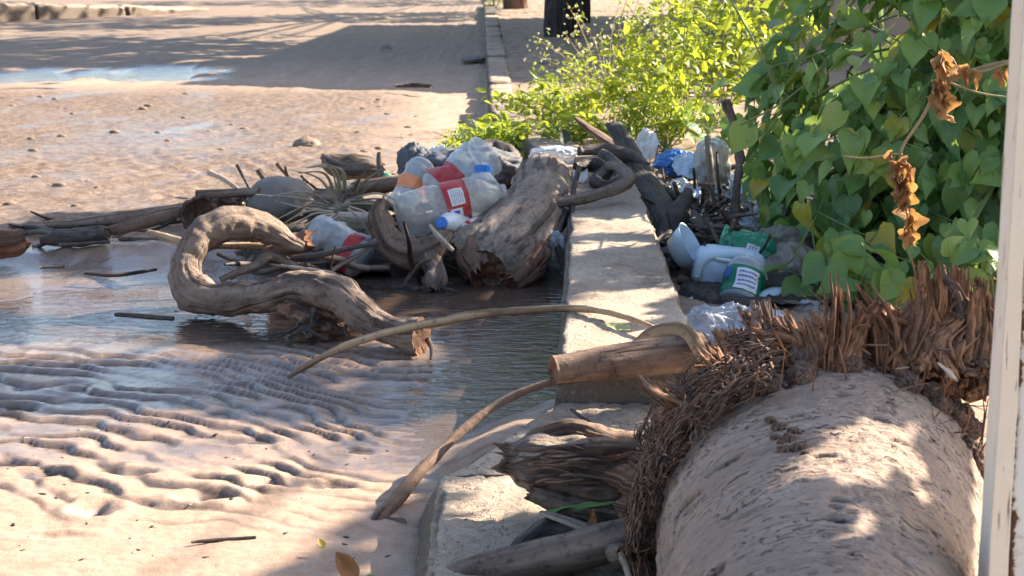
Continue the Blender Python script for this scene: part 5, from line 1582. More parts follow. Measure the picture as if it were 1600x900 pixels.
# sunlit yellow-green weeds between kerb and thicket
OT = np.array([(0, 0, 0), (-.22, .3, .05), (0, .32, -.02), (.22, .3, .05), (-.2, .65, .03), (0, .66, -.05), (.2, .65, .03), (0, 1, -.1)], float)
def weed(px, py, hgt, rad, nleaf, lsize, label, group, seed, seedheads=0, Y0=None, lean=0.0, var=(0, 1), nst=16, z0=.08):
    Yb = Y0 or GY(py, z0)
    base = np.array(W(px, py, Yb))
    base[2] = max(0.0, ground_z(base[0], base[1]) - .01)
    root = empty('weed', base, label, 'weed', group)
    r = np.random.default_rng(seed)
    rows, P, T_, SP_, = [], [], [], []
    for k in range(nst):
        a = r.uniform(0, 6.283)
        q = math.sqrt(r.random())
        top = base + np.array([math.cos(a) * rad * q + lean, math.sin(a) * rad * q * .8, hgt * (1.05 - .55 * q ** 2) * r.uniform(.75, 1.1)])
        m_ = base * .45 + top * .55 + np.array([0, 0, hgt * .12]) + r.normal(0, .03 * hgt, 3)
        m_[2] = max(m_[2], .02)
        rows.append([(*(base + r.normal(0, .02, 3) * [1, 1, 0]), .0035), (*m_, .0026), (*top, .0012)])
        ns = nleaf // nst
        for j in range(ns):
            f = r.uniform(.12, 1.0) ** .8
            p = base * (1 - f) ** 2 + 2 * f * (1 - f) * (2 * m_ - .5 * base - .5 * top) + top * f * f
            P.append(p + r.normal(0, .22 * rad * .35, 3))
            d = r.normal(0, 1, 3)
            T_.append(d + (top - base) / hgt * .3)
        for j in range(seedheads // nst):
            f = r.uniform(.7, 1.05)
            SP_.append(base * (1 - f) + top * f + r.normal(0, .035, 3))
    P, T_ = np.array(P), np.array(T_)
    P[:, 2] = np.maximum(P[:, 2], base[2] + .01)
    nrm = np.array([0, -.2, .8]) + r.normal(0, .5, P.shape)
    M = orient(nrm, T_) * (lsize * r.lognormal(0, .3, len(P)))[:, None, None]
    vv = np.clip(r.uniform(var[0], var[1], len(P)) * .75 + .25 * r.random(), 0, 1)
    leafmesh('foliage', OT, LFq_, M, P, vv, WEED_LEAF, root)
    V, Fc, st, at = join([tube(p, seg=4, step=.06, seed=k) for k, p in enumerate(rows)])
    mesh('stems', V, Fc, STEM if not seedheads else DRY_STEM, root, True, st, at)
    if SP_:
        SP_ = np.array(SP_)
        M = orient(r.normal(0, 1, SP_.shape), r.normal(0, 1, SP_.shape)) * (.016 * r.lognormal(0, .3, len(SP_)))[:, None, None]
        leafmesh('seed_heads', OT * [2.2, 1, 3], LFq_, M, SP_, r.random(len(SP_)), SEED_HEAD, root)['kind'] = 'stuff'
    return root
LFq_ = np.array([(0, 1, 2, 2), (0, 2, 3, 3), (1, 4, 5, 2), (2, 5, 6, 3), (4, 7, 5, 5), (5, 7, 6, 6)])
def leafmesh(name, TV, TF, M, P, var, m, parent=None, luv=None):
    V, Fc, st, at = batch(TV, TF, M, P, var, luv)
    F2 = [[int(f[0]), int(f[1]), int(f[2])] if f[2] == f[3] else [int(i) for i in f] for f in Fc]
    return mesh(name, V, F2, m, parent, False, st, at)

WD = [  # px, py(base), height, radius, leaves, leaf size, seedheads, label
    (1060, 225, .62, .38, 620, .045, 0, 'tall bright yellow-green weed in the middle of the verge'),
    (1000, 215, .38, .30, 400, .040, 0, 'bushy sunlit weed left of the tall one'),
    (1130, 200, .66, .36, 560, .048, 0, 'tall leafy weed against the left side of the thicket'),
    (1180, 150, .85, .45, 560, .055, 0, 'high green weed rising behind the thicket edge'),
    (950, 175, .62, .42, 260, .026, 300, 'feathery weed with pale seed heads beside the bare verge'),
    (910, 190, .34, .30, 320, .030, 60, 'mid-height weed with a few seed heads near the kerb'),
    (860, 205, .22, .34, 560, .036, 0, 'low creeping weed spilling over the kerb'),
    (790, 225, .20, .30, 520, .034, 0, 'low creeping weed in the gutter behind the bottles'),
    (752, 238, .17, .22, 320, .030, 0, 'small green weed at the left end of the patch'),
    (880, 235, .14, .28, 380, .032, 0, 'low weed right behind the big stump'),
    (960, 240, .22, .28, 340, .034, 0, 'short weed behind the short brown plank'),
    (1040, 240, .26, .26, 300, .036, 0, 'shaded short weed behind the white paper'),
    (1100, 150, .75, .50, 560, .050, 0, 'tall weed at the back of the verge'),
    (1020, 130, .48, .45, 300, .040, 160, 'spreading weed with pale tips at the back of the verge'),
    (830, 170, .07, .14, 90, .028, 0, 'small sprig growing against the far kerb'),
    (772, 14, .22, .28, 70, .06, 0, 'little green tuft by the far end of the kerb'),
]
for k, (px, py, hg, rd_, nl, ls, sh, lab) in enumerate(WD):
    weed(px, py, hg, rd_, nl, ls, lab, 'weeds on the verge', 70 + k, sh, var=((.1, 1) if k not in (2, 3) else (0, .6)))

# far trees whose trunks show at the top
def far_tree(px, py, wpx, label, m, seed):
    b_ = G(px, py, .10)
    root = empty('tree', b_, label, 'tree')
    r_ = pix(wpx / 2, b_)
    V, Fc, st, at = tube([(b_.x, b_.y, -.05, r_ * 1.12), (b_.x, b_.y, .5, r_), (b_.x + .05, b_.y, 1.6, r_ * .9), (b_.x + .1, b_.y + .1, 3.2, r_ * .7)], seg=40, step=.04, amp=.06, nsc=4, groove=.10, gk=4, gl=1.2, seed=seed)
    mesh('trunk', V, Fc, m, root, True, st, at)
    r = np.random.default_rng(seed)
    P = np.array([b_.x, b_.y, 4.2]) + r.normal(0, 1, (900, 3)) * [1.0, 1.0, .7]
    P = P[P[:, 2] > 2.6]
    M = orient(r.normal(0, 1, P.shape) + [0, 0, .7], r.normal(0, 1, P.shape)) * (.22 * r.lognormal(0, .2, len(P)))[:, None, None]
    leafmesh('crown', OT, LFq_, M, P, r.random(len(P)), TREE_LEAF, root)
far_tree(878, 58, 50, 'dark tree trunk standing on the verge behind the feathery weed', wood('black_bark', (.012, .010, .010), (.03, .026, .025), (.06, .055, .05), mudamt=.1), 3)
far_tree(912, 36, 20, 'thin dark tree trunk just right of the stout one', wood('black_bark_thin', (.012, .010, .010), (.03, .026, .025), (.06, .055, .05), mudamt=.1), 4)
far_tree(806, 14, 36, 'brown tree trunk beside the far end of the kerb', WOOD_RED, 6)
# ================================================================== PALM TRUNK, POST, SHADE
def trunk_axis(t):
    """t 0 near .. 1 far (torn end)"""
    Yv = .62 + (1.86 - .62) * t
    pxc = 1283 + 6 * t
    r = np.interp(t, [0, .35, .6, .85, 1], [.085, .136, .178, .216, .236])
    ztop = np.interp(t, [0, .35, .7, 1], [.30, .335, .36, .372])
    return Yv, pxc, r, ztop

root = empty('palm_trunk', (.42, 1.5, -.05), 'thick muddy palm trunk with torn fibrous end in the right foreground', 'tree trunk')
nS, nT = 420, 420
ts = np.linspace(0, 1, nS)
th = np.linspace(0, 2 * np.pi, nT, endpoint=False)
Yv = .62 + 1.24 * ts
rr = np.interp(ts, [0, .3, .5, .75, .93, 1], [.075, .118, .150, .196, .226, .232])
zt = np.interp(ts, [0, .3, .5, .75, 1], [.335, .350, .352, .362, .368])
zcen = zt - rr
pxc = 1284 + 4 * ts
zcam = Yv * CP + (HC - zcen) * SP
Xc = (pxc - 800) / F * zcam
q = np.stack([np.outer(rr, np.cos(th)), np.outer(rr, np.sin(th)), np.repeat((Yv * 1.0)[:, None], nT, 1)], -1).reshape(-1, 3)
d = .028 * fbm(q, 5, 2, 500)
ring = q * [1, 1, 1]
d += .010 * fbm(np.stack([q[:, 0] * 9, q[:, 1] * 9, q[:, 2] * 70 + 2 * fbm(q, 6, 2, 501)], -1), 1, 3, 502)
d += .010 * fbm(q, 60, 3, 503)
cr = np.abs(pn(np.stack([q[:, 0] * 13, q[:, 1] * 13, q[:, 2] * 55], -1) + .6 * np.stack([fbm(q, 20, 2, 504)] * 3, -1), 505))
d -= .016 * (1 - sstep(0, .09, cr)) * sstep(-.1, .3, fbm(q, 9, 2, 506))
TH, TS = np.meshgrid(th, ts)
TH, YY_ = TH.ravel(), np.repeat(Yv, nT)
RR = np.repeat(rr, nT)
pits = np.zeros_like(d)
prng = np.random.default_rng(5)
for k in range(120):
    t0, y0 = prng.uniform(.0, np.pi), prng.uniform(.95, 1.8)
    big = prng.random() < .10
    sz = prng.lognormal(math.log(.0042), .45) * (2.0 if big else 1)
    ang = prng.normal(0, .35)
    r0 = np.interp(y0, Yv, rr)
    sel = np.where((np.abs(YY_ - y0) < .06) & (np.abs((TH - t0)) * r0 < .06))[0]
    da, ds = (TH[sel] - t0) * r0, YY_[sel] - y0
    a2, s2_ = da * math.cos(ang) + ds * math.sin(ang), -da * math.sin(ang) + ds * math.cos(ang)
    g2 = (a2 / (sz * prng.uniform(1.2, 2.4))) ** 2 + (s2_ / (sz * .75)) ** 2 + .7 * pn(q[sel] * 120, 7)
    pits[sel] = np.maximum(pits[sel], np.exp(-np.maximum(g2, 0) ** 2) * (1 if not big else 1.4))
d -= .05 * pits
R2 = RR * (1 + d)
V = np.stack([np.repeat(Xc, nT) + R2 * np.cos(TH), YY_, np.repeat(zcen, nT) + R2 * np.sin(TH)], -1)
i0 = (np.arange(nS - 1)[:, None] * nT + np.arange(nT)).ravel()
i1 = (np.arange(nS - 1)[:, None] * nT + (np.arange(nT) + 1) % nT).ravel()
t = NT('muddy_palm_bark')
v = t.st()
n1 = t.noise(v, 7, 5)
n2 = t.noise(t.st((16, 16, 80)), 1.0, 5, .7, .6)
n3 = t.noise(v, 130, 4, .7)
c = t.ramp(n1, [(.3, (.25, .178, .138)), (.52, (.36, .268, .212)), (.7, (.44, .335, .27))])
c = t.mix(t.ramp(n2, [(.34, .45), (.5, 0.0)]), c, (.22, .16, .12))
fl = t.voro(t.st((60, 60, 150)), 1.0)
fl = t.math('MULTIPLY', t.ramp(fl, [(.12, 1.0), (.26, 0.0)]), t.ramp(t.noise(v, 24, 3), [(.46, 0.0), (.58, 1.0)]))
c = t.mix(t.math('MULTIPLY', fl, .75), c, (.085, .06, .046))
c = t.mix(t.math('MULTIPLY', n3, .4), c, (.42, .33, .275))
pt = t.attr('pit').outputs['Fac']
c = t.mix(t.math('MULTIPLY', pt, .9, True), c, (.045, .032, .026))
ck = t.ramp(t.noise(t.st((22, 22, 90)), 1.0, 2, .5, 1.2), [(.478, 0.0), (.494, 1.0), (.506, 1.0), (.522, 0.0)])
ck = t.math('MULTIPLY', ck, t.ramp(t.noise(v, 14, 3), [(.42, 0.0), (.55, 1.0)]))
c = t.mix(t.math('MULTIPLY', ck, .8), c, (.075, .052, .042))
t.p(color=c, rough=.9, spec=.2, normal=t.bump(t.math('ADD', t.math('ADD', n2, t.math('MULTIPLY', n3, .6)), t.math('MULTIPLY', ck, -1.2)), .9, .008))
mesh('trunk', V, np.stack([i0, i0 + nT, i1 + nT, i1], 1), t.m, root, True, q, {'pit': np.clip(pits, 0, 1)})

FIB = wood('torn_palm_fibre', (.035, .016, .010), (.27, .12, .06), (.58, .29, .145), mudamt=.22, mud=(.28, .185, .13), bump=.5, grain=(300, 300, 10))
FIB_MUD = wood('muddy_palm_fibre', (.045, .025, .018), (.19, .11, .075), (.34, .215, .155), mudamt=.35, mud=(.25, .17, .13), bump=.5, grain=(300, 300, 10))
def rimpoint(ang, y=1.84, rad=1.0):
    r = np.interp(y, Yv, rr) * rad
    return np.array([np.interp(y, Yv, Xc) + r * math.cos(ang), y, np.interp(y, Yv, zcen) + r * math.sin(ang)])

# crumbling collar of husk under the fibres
nA, nB = 260, 26
aa = np.linspace(R(-35), R(215), nA)
bb = np.linspace(0, 1, nB)
A_, B_ = np.meshgrid(aa, bb)
A_, B_ = A_.ravel(), B_.ravel()
y_ = 1.825 + .09 * B_
rb = np.interp(np.minimum(y_, 1.86), Yv, rr)
pq = np.stack([np.cos(A_) * .24, np.sin(A_) * .24, y_], -1)
thick = .026 * np.sin(np.pi * np.clip(B_ * 1.15, 0, 1)) ** .7 * (1 + .8 * fbm(pq, 14, 3, 520)) + .012 * fbm(pq, 45, 3, 521) * np.sin(np.pi * B_) + .02 * B_
thick *= .22 + 1.0 * sstep(R(120), R(170), A_)
r_ = rb * 1.0 + thick - .006 * (B_ < .04) + .030 * np.maximum(0, fbm(pq, 22, 3, 525)) * sstep(R(110), R(140), A_) * np.sin(np.pi * B_)
edge = .03 * fbm(np.stack([A_ * 6, 0 * A_, 0 * A_], -1), 1, 3, 522) * (1 - B_)
Vc = np.stack([np.interp(np.minimum(y_, 1.86), Yv, Xc) + r_ * np.cos(A_), y_ + edge, np.interp(np.minimum(y_, 1.86), Yv, zcen) + r_ * np.sin(A_)], -1)
i0 = (np.arange(nB - 1)[:, None] * nA + np.arange(nA - 1)).ravel()
mesh('husk_collar', Vc, np.stack([i0, i0 + nA, i0 + nA + 1, i0 + 1], 1), FIB_MUD, root, True, pq * [1, 1, 1])

def strands(spec, seg=5, seed0=0):
    """spec rows: (world points+radius list)"""
    parts = []
    for k, (pts, fl) in enumerate(spec):
        parts.append(tube(pts, seg=seg, step=.012, amp=.25, nsc=50, seed=seed0 + k, flat=fl, jag=1.0 if seg > 5 else 0))
    return join(parts)

def fibre(ang, y0, L, out, fwd, r, curl=0.0, side=0.0, rad=1.02):
    p = rimpoint(ang, min(y0, 1.85), rad)
    p[1] = y0
    o_ = np.array([math.cos(ang), 0, math.sin(ang)])
    tg = np.array([-math.sin(ang), 0, math.cos(ang)])
    f = np.array([0, 1, 0])
    dv = o_ * out + f * fwd + tg * side
    dv /= np.linalg.norm(dv)
    p1 = p + dv * L * .5 + tg * curl * L * .2
    p2 = p + dv * L + tg * curl * L * .6 + o_ * rng.uniform(-.2, .1) * L
    p0 = p - dv * L * .25
    return [(*p0, r), (*p, r), (*p1, r * .85), (*p2, r * .35)]

# loose fine fibres all round the torn end
rows = []
for k in range(150):
    ang = R(rng.uniform(-10, 205))
    left = ang > R(128)
    L = rng.uniform(.02, .06) if not left else rng.uniform(.015, .045)
    rows.append((fibre(ang, rng.uniform(1.70, 1.95), L, rng.uniform(.2, 1.2), rng.uniform(-.9, 1.0), rng.uniform(.0008, .0022), rng.normal(0, .5), rng.normal(0, .5), 1.0 + rng.uniform(.0, .2)), .5))
V, Fc, st, at = strands(rows, 4, 600)
mesh('fibres', V, Fc, FIB, root, True, st, at)['kind'] = 'stuff'
rows = []
for k in range(2600):
    ang = R(rng.uniform(108, 212))
    yy = rng.uniform(1.70, 1.93)
    fl_ = pn(np.array([[ang * 5, yy * 22, 0], [ang * 5, yy * 22, 9.0], [ang * 9, yy * 30, 4.0]]), 77)
    rows.append((fibre(ang, yy, rng.uniform(.009, .028), .10 + .3 * max(0, fl_[2]), fl_[0] * 1.6 - .5 + rng.normal(0, .18), rng.uniform(.0010, .0024), rng.normal(0, .25), fl_[1] * 2 - .3 + rng.normal(0, .2), 1.02 + .17 * rng.uniform(.1, 1) ** .8), .6))
V, Fc, st, at = strands(rows, 4, 700)
mesh('fibres', V, Fc, FIB_MUD, root, True, st, at)['kind'] = 'stuff'

# big splinter clumps sticking up from the rim: (photo x of foot, foot y, tip x, tip y, foot width px)
CL = [(1195, 545, 1188, 470, 34), (1212, 545, 1180, 478, 22), (1250, 545, 1245, 478, 40), (1296, 545, 1297, 432, 34), (1312, 545, 1322, 455, 30), (1345, 550, 1352, 480, 44),
      (1383, 545, 1384, 432, 26), (1368, 555, 1365, 465, 50), (1415, 540, 1428, 412, 44), (1440, 545, 1455, 425, 34), (1405, 560, 1408, 470, 56), (1470, 545, 1500, 440, 44),
      (1500, 548, 1530, 428, 50), (1455, 565, 1475, 480, 56), (1525, 560, 1556, 436, 46), (1540, 580, 1568, 470, 50), (1490, 575, 1525, 492, 46), (1270, 555, 1262, 490, 50), (1225, 560, 1214, 500, 44),
      (1170, 575, 1150, 548, 40), (1130, 595, 1095, 560, 40), (1100, 620, 1062, 580, 40), (1080, 650, 1035, 622, 40)]
for fx in [x for x in range(1180, 1560, 14) if rng.random() > .22]:
    CL.append((fx + rng.uniform(-6, 6), rng.uniform(540, 585), fx + (fx - 1330) * .12 + rng.uniform(-22, 22), rng.uniform(470, 548) + .10 * abs(fx - 1400), rng.uniform(24, 60)))
for f_ in np.linspace(0, 1, 16):
    CL.append((1175 - 150 * f_, 570 + 230 * f_ ** 1.6, 1140 - 165 * f_ + rng.uniform(-10, 10), 535 + 235 * f_ ** 1.5 + rng.uniform(-10, 14), rng.uniform(26, 44)))
for k, (fx, fy, tx, ty, wd) in enumerate(CL):
    Y0 = rng.uniform(1.80, 1.89)
    foot, tip = W(fx, fy + 22, Y0), W(tx + rng.normal(0, 18), ty + rng.uniform(-12, 18), Y0 + rng.uniform(.03, .10))
    bend = Vector((rng.normal(0, .012), rng.normal(0, .01), 0))
    parts = []
    n = int(12 + wd / 2.2)
    for j in range(n):
        u = (j + .5) / n - .5 + rng.normal(0, .06)
        wpx = pix(wd, foot)
        a = foot + Vector((u * wpx * .8, rng.uniform(-.018, .018), rng.uniform(-.015, .01)))
        fr_ = rng.uniform(.35, 1.0) if j % 5 else rng.uniform(.85, 1.05)
        b = foot.lerp(tip, fr_) + Vector((u * wpx * rng.uniform(.7, 1.3), rng.uniform(-.015, .015), 0))
        m_ = a.lerp(b, .55) + bend + Vector((rng.normal(0, .003), rng.normal(0, .004), 0))
        if rng.random() < .15:
            b = b + Vector((rng.normal(0, .02), rng.normal(0, .02), -.012))
        thin = rng.random() < .68
        r0 = (rng.lognormal(math.log(.0019), .3) if thin else rng.lognormal(math.log(.0062), .35)) * (.7 + wd / 90)
        parts.append(tube([(*a, r0), (*m_, r0 * .95), (*b, r0 * .4)], seg=7, step=.006, amp=.5, nsc=80, groove=.1 if thin else .5, gk=3.2, gl=22, seed=800 + k * 20 + j, flat=rng.uniform(.25, .6), jag=2.2 if not thin else .5))
    V, Fc, st, at = join(parts)
    mesh('splinter', V, Fc, FIB if k % 9 else FIB_MUD, root, True, st, at)
# loose chips on the rim
for k, (px, py, Y0, wpx) in enumerate(((1410, 575, 1.76, 22), (1200, 545, 1.83, 26), (1218, 560, 1.82, 30), (1480, 580, 1.76, 50), (1250, 690, 1.6, 30), (1228, 680, 1.62, 26), (1236, 700, 1.6, 22), (1195, 655, 1.66, 24), (1470, 545, 1.8, 30), (1120, 565, 1.86, 26))):
    p = W(px, py, Y0)
    a = rng.uniform(0, 3)
    r0 = pix(wpx / 2, p)
    dv = Vector((math.cos(a), .3, .5 * math.sin(a))) * r0
    V, Fc, st, at = tube([(*(p - dv), r0 * .16), (*p, r0 * .26), (*(p + dv), r0 * .10)], seg=10, step=.003, amp=.6, nsc=70, groove=.4, gl=30, seed=950 + k, flat=.45, jag=2)
    mesh('husk_chip', V, Fc, (WOOD_PALE if k in (0, 1, 3) else FIB_MUD), root, True, st, at)

for k in range(70):
    ang = R(rng.uniform(20, 205))
    y0 = rng.uniform(1.76, 1.86)
    p = rimpoint(ang, y0, 1.0)
    r0 = rng.uniform(.005, .015)
    P, Fc, st, at = lump_data(p, (r0 * 1.4, r0, r0 * .9), (rng.uniform(0, 3), rng.uniform(0, 3), rng.uniform(0, 3)), amp=.3, ridge=.5, rsc=2.4, seed=k, sub=3)
    mesh('husk_crumb', P, Fc, FIB_MUD, root, True, st * 2)
for k, (px, py, r0) in enumerate(((1218, 668, .006), (1234, 688, .008), (1228, 704, .006), (1250, 700, .0065), (1240, 674, .005), (1262, 710, .005), (1204, 656, .0045), (1212, 684, .004))):
    d0 = np.array(ray(px, py))
    best = min(np.linspace(1.3, 1.9, 240), key=lambda yy: abs(math.hypot(d0[0] * yy / d0[1] - np.interp(yy, Yv, Xc), HC + d0[2] * yy / d0[1] - np.interp(yy, Yv, zcen)) - np.interp(yy, Yv, rr)) + (0 if HC + d0[2] * yy / d0[1] > np.interp(yy, Yv, zcen) else 9))
    P, Fc, st, at = lump_data(W(px, py, best), (r0 * 1.3, r0 * 1.2, r0 * .8), amp=.3, ridge=.5, rsc=2.4, seed=k + 90, sub=3)
    mesh('husk_crumb', P, Fc, FIB_MUD, root, True, st * 2)

# ---- white post at the right edge
root = empty('gate_post', W(1575, 905, 1.30), 'white painted metal post with rust and peeling cream edge at the right', 'post')
t = NT('rusty_white_paint')
pos = t.n('NewGeometry').outputs['Position']
ru = t.noise(pos, 26, 6, .75)
ed = t.attr('edge').outputs['Fac']
k_ = t.ramp(t.math('ADD', ru, t.math('MULTIPLY', ed, .24)), [(.665, 0.0), (.70, 1.0)])
c = t.mix(t.noise(pos, 12, 4), (.62, .63, .60), (.74, .73, .68))
c = t.mix(t.ramp(t.math('ADD', ru, t.math('MULTIPLY', ed, .2)), [(.58, 0.0), (.68, .7)]), c, (.45, .33, .20))
c = t.mix(k_, c, t.mix(t.noise(pos, 90, 4), (.035, .018, .012), (.15, .065, .03)))
t.p(color=c, rough=t.math('ADD', .4, t.math('MULTIPLY', k_, .4)), normal=t.bump(t.math('SUBTRACT', t.noise(pos, 120, 3), k_), .3, .002))
POST = t.m
t = NT('peeling_cream_paint')
pos = t.n('NewGeometry').outputs['Position']
sv = t.n('Mapping', {'Vector': pos, 'Scale': (120, 120, 12)}).outputs[0]
f1 = t.ramp(t.noise(sv, 1.0, 5, .65), [(.62, 0.0), (.66, 1.0)])
c = t.mix(t.noise(pos, 30, 4), (.66, .56, .44), (.80, .71, .59))
c = t.mix(f1, c, t.mix(t.noise(pos, 60, 3), (.10, .06, .05), (.36, .26, .22)))
t.p(color=c, rough=.7, normal=t.bump(f1, -.4, .002))
CREAM = t.m
Yp = 1.30
a0, a1 = W(1584, -60, Yp), W(1520, 1000, Yp)
b0, b1 = W(1608, -60, Yp + .012), W(1552, 1000, Yp + .012)
wd = .07
def slab(name, p_lo, p_hi, q_lo, q_hi, depth, m, n=60, bv=.0025):
    bot = [tuple(p_lo), tuple(q_lo), (q_lo.x, q_lo.y + depth, q_lo.z), (p_lo.x, p_lo.y + depth, p_lo.z)]
    top = [tuple(p_hi), tuple(q_hi), (q_hi.x, q_hi.y + depth, q_hi.z), (p_hi.x, p_hi.y + depth, p_hi.z)]
    P, Fc = block_data(bot, top, (12, 6, n), amp=.0006, nsc=20, bev=bv, fine=.0003)
    ex = np.clip((P[:, 0] - np.interp(P[:, 2], [p_lo.z, p_hi.z], [p_lo.x, p_hi.x])) / .03, 0, 1)
    return mesh(name, P, Fc, m, root, True, attrs={'edge': 1 - sstep(0, .45, ex)})
for q_ in (a0, a1, b0, b1):
    pass
def ext(lo, hi, z):
    return lo + (hi - lo) * ((z - lo.z) / (hi.z - lo.z))
for q_ in (a0, a1, b0, b1):
    q_.x += .0115
zl, zh = -.06, 1.25
pa, pb = ext(a1, a0, zl), ext(a1, a0, zh)
qa, qb = ext(b1, b0, zl), ext(b1, b0, zh)
slab('edge_strip', pa, pb, qa, qb, .03, CREAM)
d1 = Vector((.0015, .006, 0))
slab('post', qa + d1, qb + d1, qa + d1 + Vector((wd, .01, 0)), qb + d1 + Vector((wd, .01, 0)), .05, POST)

# ---- trees and a house to the right, outside the picture: they cast the shade that falls in it
def inpoly(px, poly):
    x, y = px[:, 0], px[:, 1]
    r = np.zeros(len(px), bool)
    j = len(poly) - 1
    for i in range(len(poly)):
        xi, yi = poly[i]
        xj, yj = poly[j]
        cc = ((yi > y) != (yj > y)) & (x < (xj - xi) * (y - yi) / (yj - yi + 1e-9) + xi)
        r ^= cc
        j = i
    return r

LT = np.array([(0, 0, 0), (-.28, .3, .02), (0, .35, -.03), (.28, .3, .02), (-.22, .7, 0), (0, .72, -.04), (.22, .7, 0), (0, 1, -.02)], float)
LFq = np.array([(0, 1, 2, 2), (0, 2, 3, 3), (1, 4, 5, 2), (2, 5, 6, 3), (4, 7, 5, 5), (5, 7, 6, 6)])
def leafmesh(name, TV, TF, M, P, var, m, parent=None, luv=None):
    V, Fc, st, at = batch(TV, TF, M, P, var, luv)
    F2 = [[int(f[0]), int(f[1]), int(f[2])] if f[2] == f[3] else [int(i) for i in f] for f in Fc]
    return mesh(name, V, F2, m, parent, False, st, at)

Sn = np.array(S)
def shade_points(poly, dens, z=0.0, zvol=0.0):
    """ground points (per m2 dens) inside a photo polygon"""
    g = np.array([G(x, y, z)[:] for x, y in poly])
    lo, hi = g.min(0), g.max(0)
    n = int(dens * (hi[0] - lo[0]) * (hi[1] - lo[1]))
    P = np.stack([rng.uniform(lo[0], hi[0], n), rng.uniform(lo[1], hi[1], n), np.full(n, z)], -1)
    P = P[inpoly(proj(P), poly)]
    return P

def world_points(x0, x1, y0, y1, dens, z0=0, z1=0):
    n = int(dens * (x1 - x0) * (y1 - y0))
    return np.stack([rng.uniform(x0, x1, n), rng.uniform(y0, y1, n), rng.uniform(z0, z1, n)], -1)

def canopy(root, Pts, zlo, zhi, size, m):
    zz = rng.uniform(zlo, zhi, len(Pts))
    tt_ = (zz - Pts[:, 2]) / Sn[2]
    C = Pts + Sn * tt_[:, None]
    nrm = Sn + rng.normal(0, .45, C.shape)
    M = orient(nrm, rng.normal(0, 1, C.shape)) * (size * rng.uniform(.7, 1.3, len(C)))[:, None, None]
    leafmesh('foliage', LT - [0, .5, 0], LFq, M, C, rng.random(len(C)), TREE_LEAF, root)
    return C

def limbs(root, base, C, n, r0):
    top = C.mean(0)
    V, Fc, st, at = tube([(*base, r0), (base[0] * .7 + top[0] * .3, base[1] * .7 + top[1] * .3, top[2] * .45, r0 * .8), (top[0], top[1], top[2] * .85, r0 * .5)], seg=18, step=.08, amp=.1, nsc=4, seed=31, groove=.1)
    mesh('trunk', V, Fc, WOOD_BROWN, root, True, st, at)
    for k in range(n):
        e = C[rng.integers(len(C))]
        s0 = np.array([top[0], top[1], top[2] * .8])
        V, Fc, st, at = tube([(*s0, r0 * .3), *[(*(s0 * (1 - f) + e * f + rng.normal(0, .06, 3)), r0 * .3 * (1 - f) + .004) for f in (.5, 1)]], seg=7, step=.08, seed=k)
        mesh('limb', V, Fc, WOOD_BROWN, root, True, st, at)
SHADE = True
# ---- shade casters (unseen trees with leaves placed for the wanted shade, and a house)
root = empty('tree', (4.4, 6.6, 0), 'unseen leafy tree to the right, foliage placed to dapple the debris', 'tree')
polys = [  # photo polygon, height of the plane, leaves per square metre
    ([(-60, 372), (60, 345), (180, 338), (290, 330), (300, 440), (210, 428), (40, 425), (-60, 440)], 0, 300),
    ([(290, 380), (560, 420), (720, 430), (880, 430), (885, 470), (760, 470), (640, 490), (480, 470), (290, 440)], 0, 300),
    ([(-60, 492), (300, 500), (430, 505), (300, 530), (-60, 545)], 0, 200),
    ([(-60, 576), (250, 571), (520, 564), (745, 558), (703, 645), (600, 655), (400, 648), (200, 636), (-60, 645)], 0, 300),
    ([(380, 960), (480, 880), (560, 832), (655, 790), (655, 960)], 0, 380),
    ([(893, 262), (1000, 262), (1035, 336), (893, 345)], KT, 330),
    ([(893, 366), (1042, 362), (1046, 372), (893, 376)], KT, 330),
    ([(893, 398), (985, 385), (1060, 396), (1074, 450), (890, 456)], KT, 330),
    ([(1000, 472), (1090, 452), (1112, 572), (1040, 578)], KT, 300),
    ([(872, 600), (1060, 600), (1060, 670), (830, 690), (690, 752), (668, 740)], .085, 360),
    ([(690, 795), (790, 812), (800, 850), (680, 915), (640, 915)], .085, 260),
    ([(790, 700), (1000, 700), (1000, 900), (830, 900)], .16, 110),
]
groups = {}
for poly, z, dens in polys:
    key = 'low' if z == KT else ('front' if z in (.085, .16) else 'high')
    groups.setdefault(key, []).append(shade_points(poly, dens * {'low': 5, 'front': 2.2, 'high': 1.9}[key], z))
trunk_poly = [(960, 540), (1600, 520), (1640, 930), (980, 930)]
hole1 = [(1185, 790), (1305, 690), (1330, 676), (1315, 700), (1395, 695), (1385, 732), (1325, 785), (1250, 800)]
hole2 = [(1390, 705), (1430, 655), (1438, 664), (1420, 705), (1448, 735), (1438, 770), (1420, 770)]
hole3 = [(1288, 835), (1335, 822), (1330, 930), (1265, 930)]
q = shade_points(trunk_poly, 4200, .335)
k = ~(inpoly(proj(q), hole1) | inpoly(proj(q), hole2) | inpoly(proj(q), hole3))
for zz in (.41, .45, .49):
    e = q + Sn * ((zz - .335) / Sn[2])
    k &= ~(inpoly(proj(e), [(1180, 520), (1560, 510), (1570, 425), (1180, 430)]) & (np.abs(e[:, 1] - 1.93) < .06) & (fbm(q, 11, 2, 9) > -.25))
groups['front'].append(q[k])
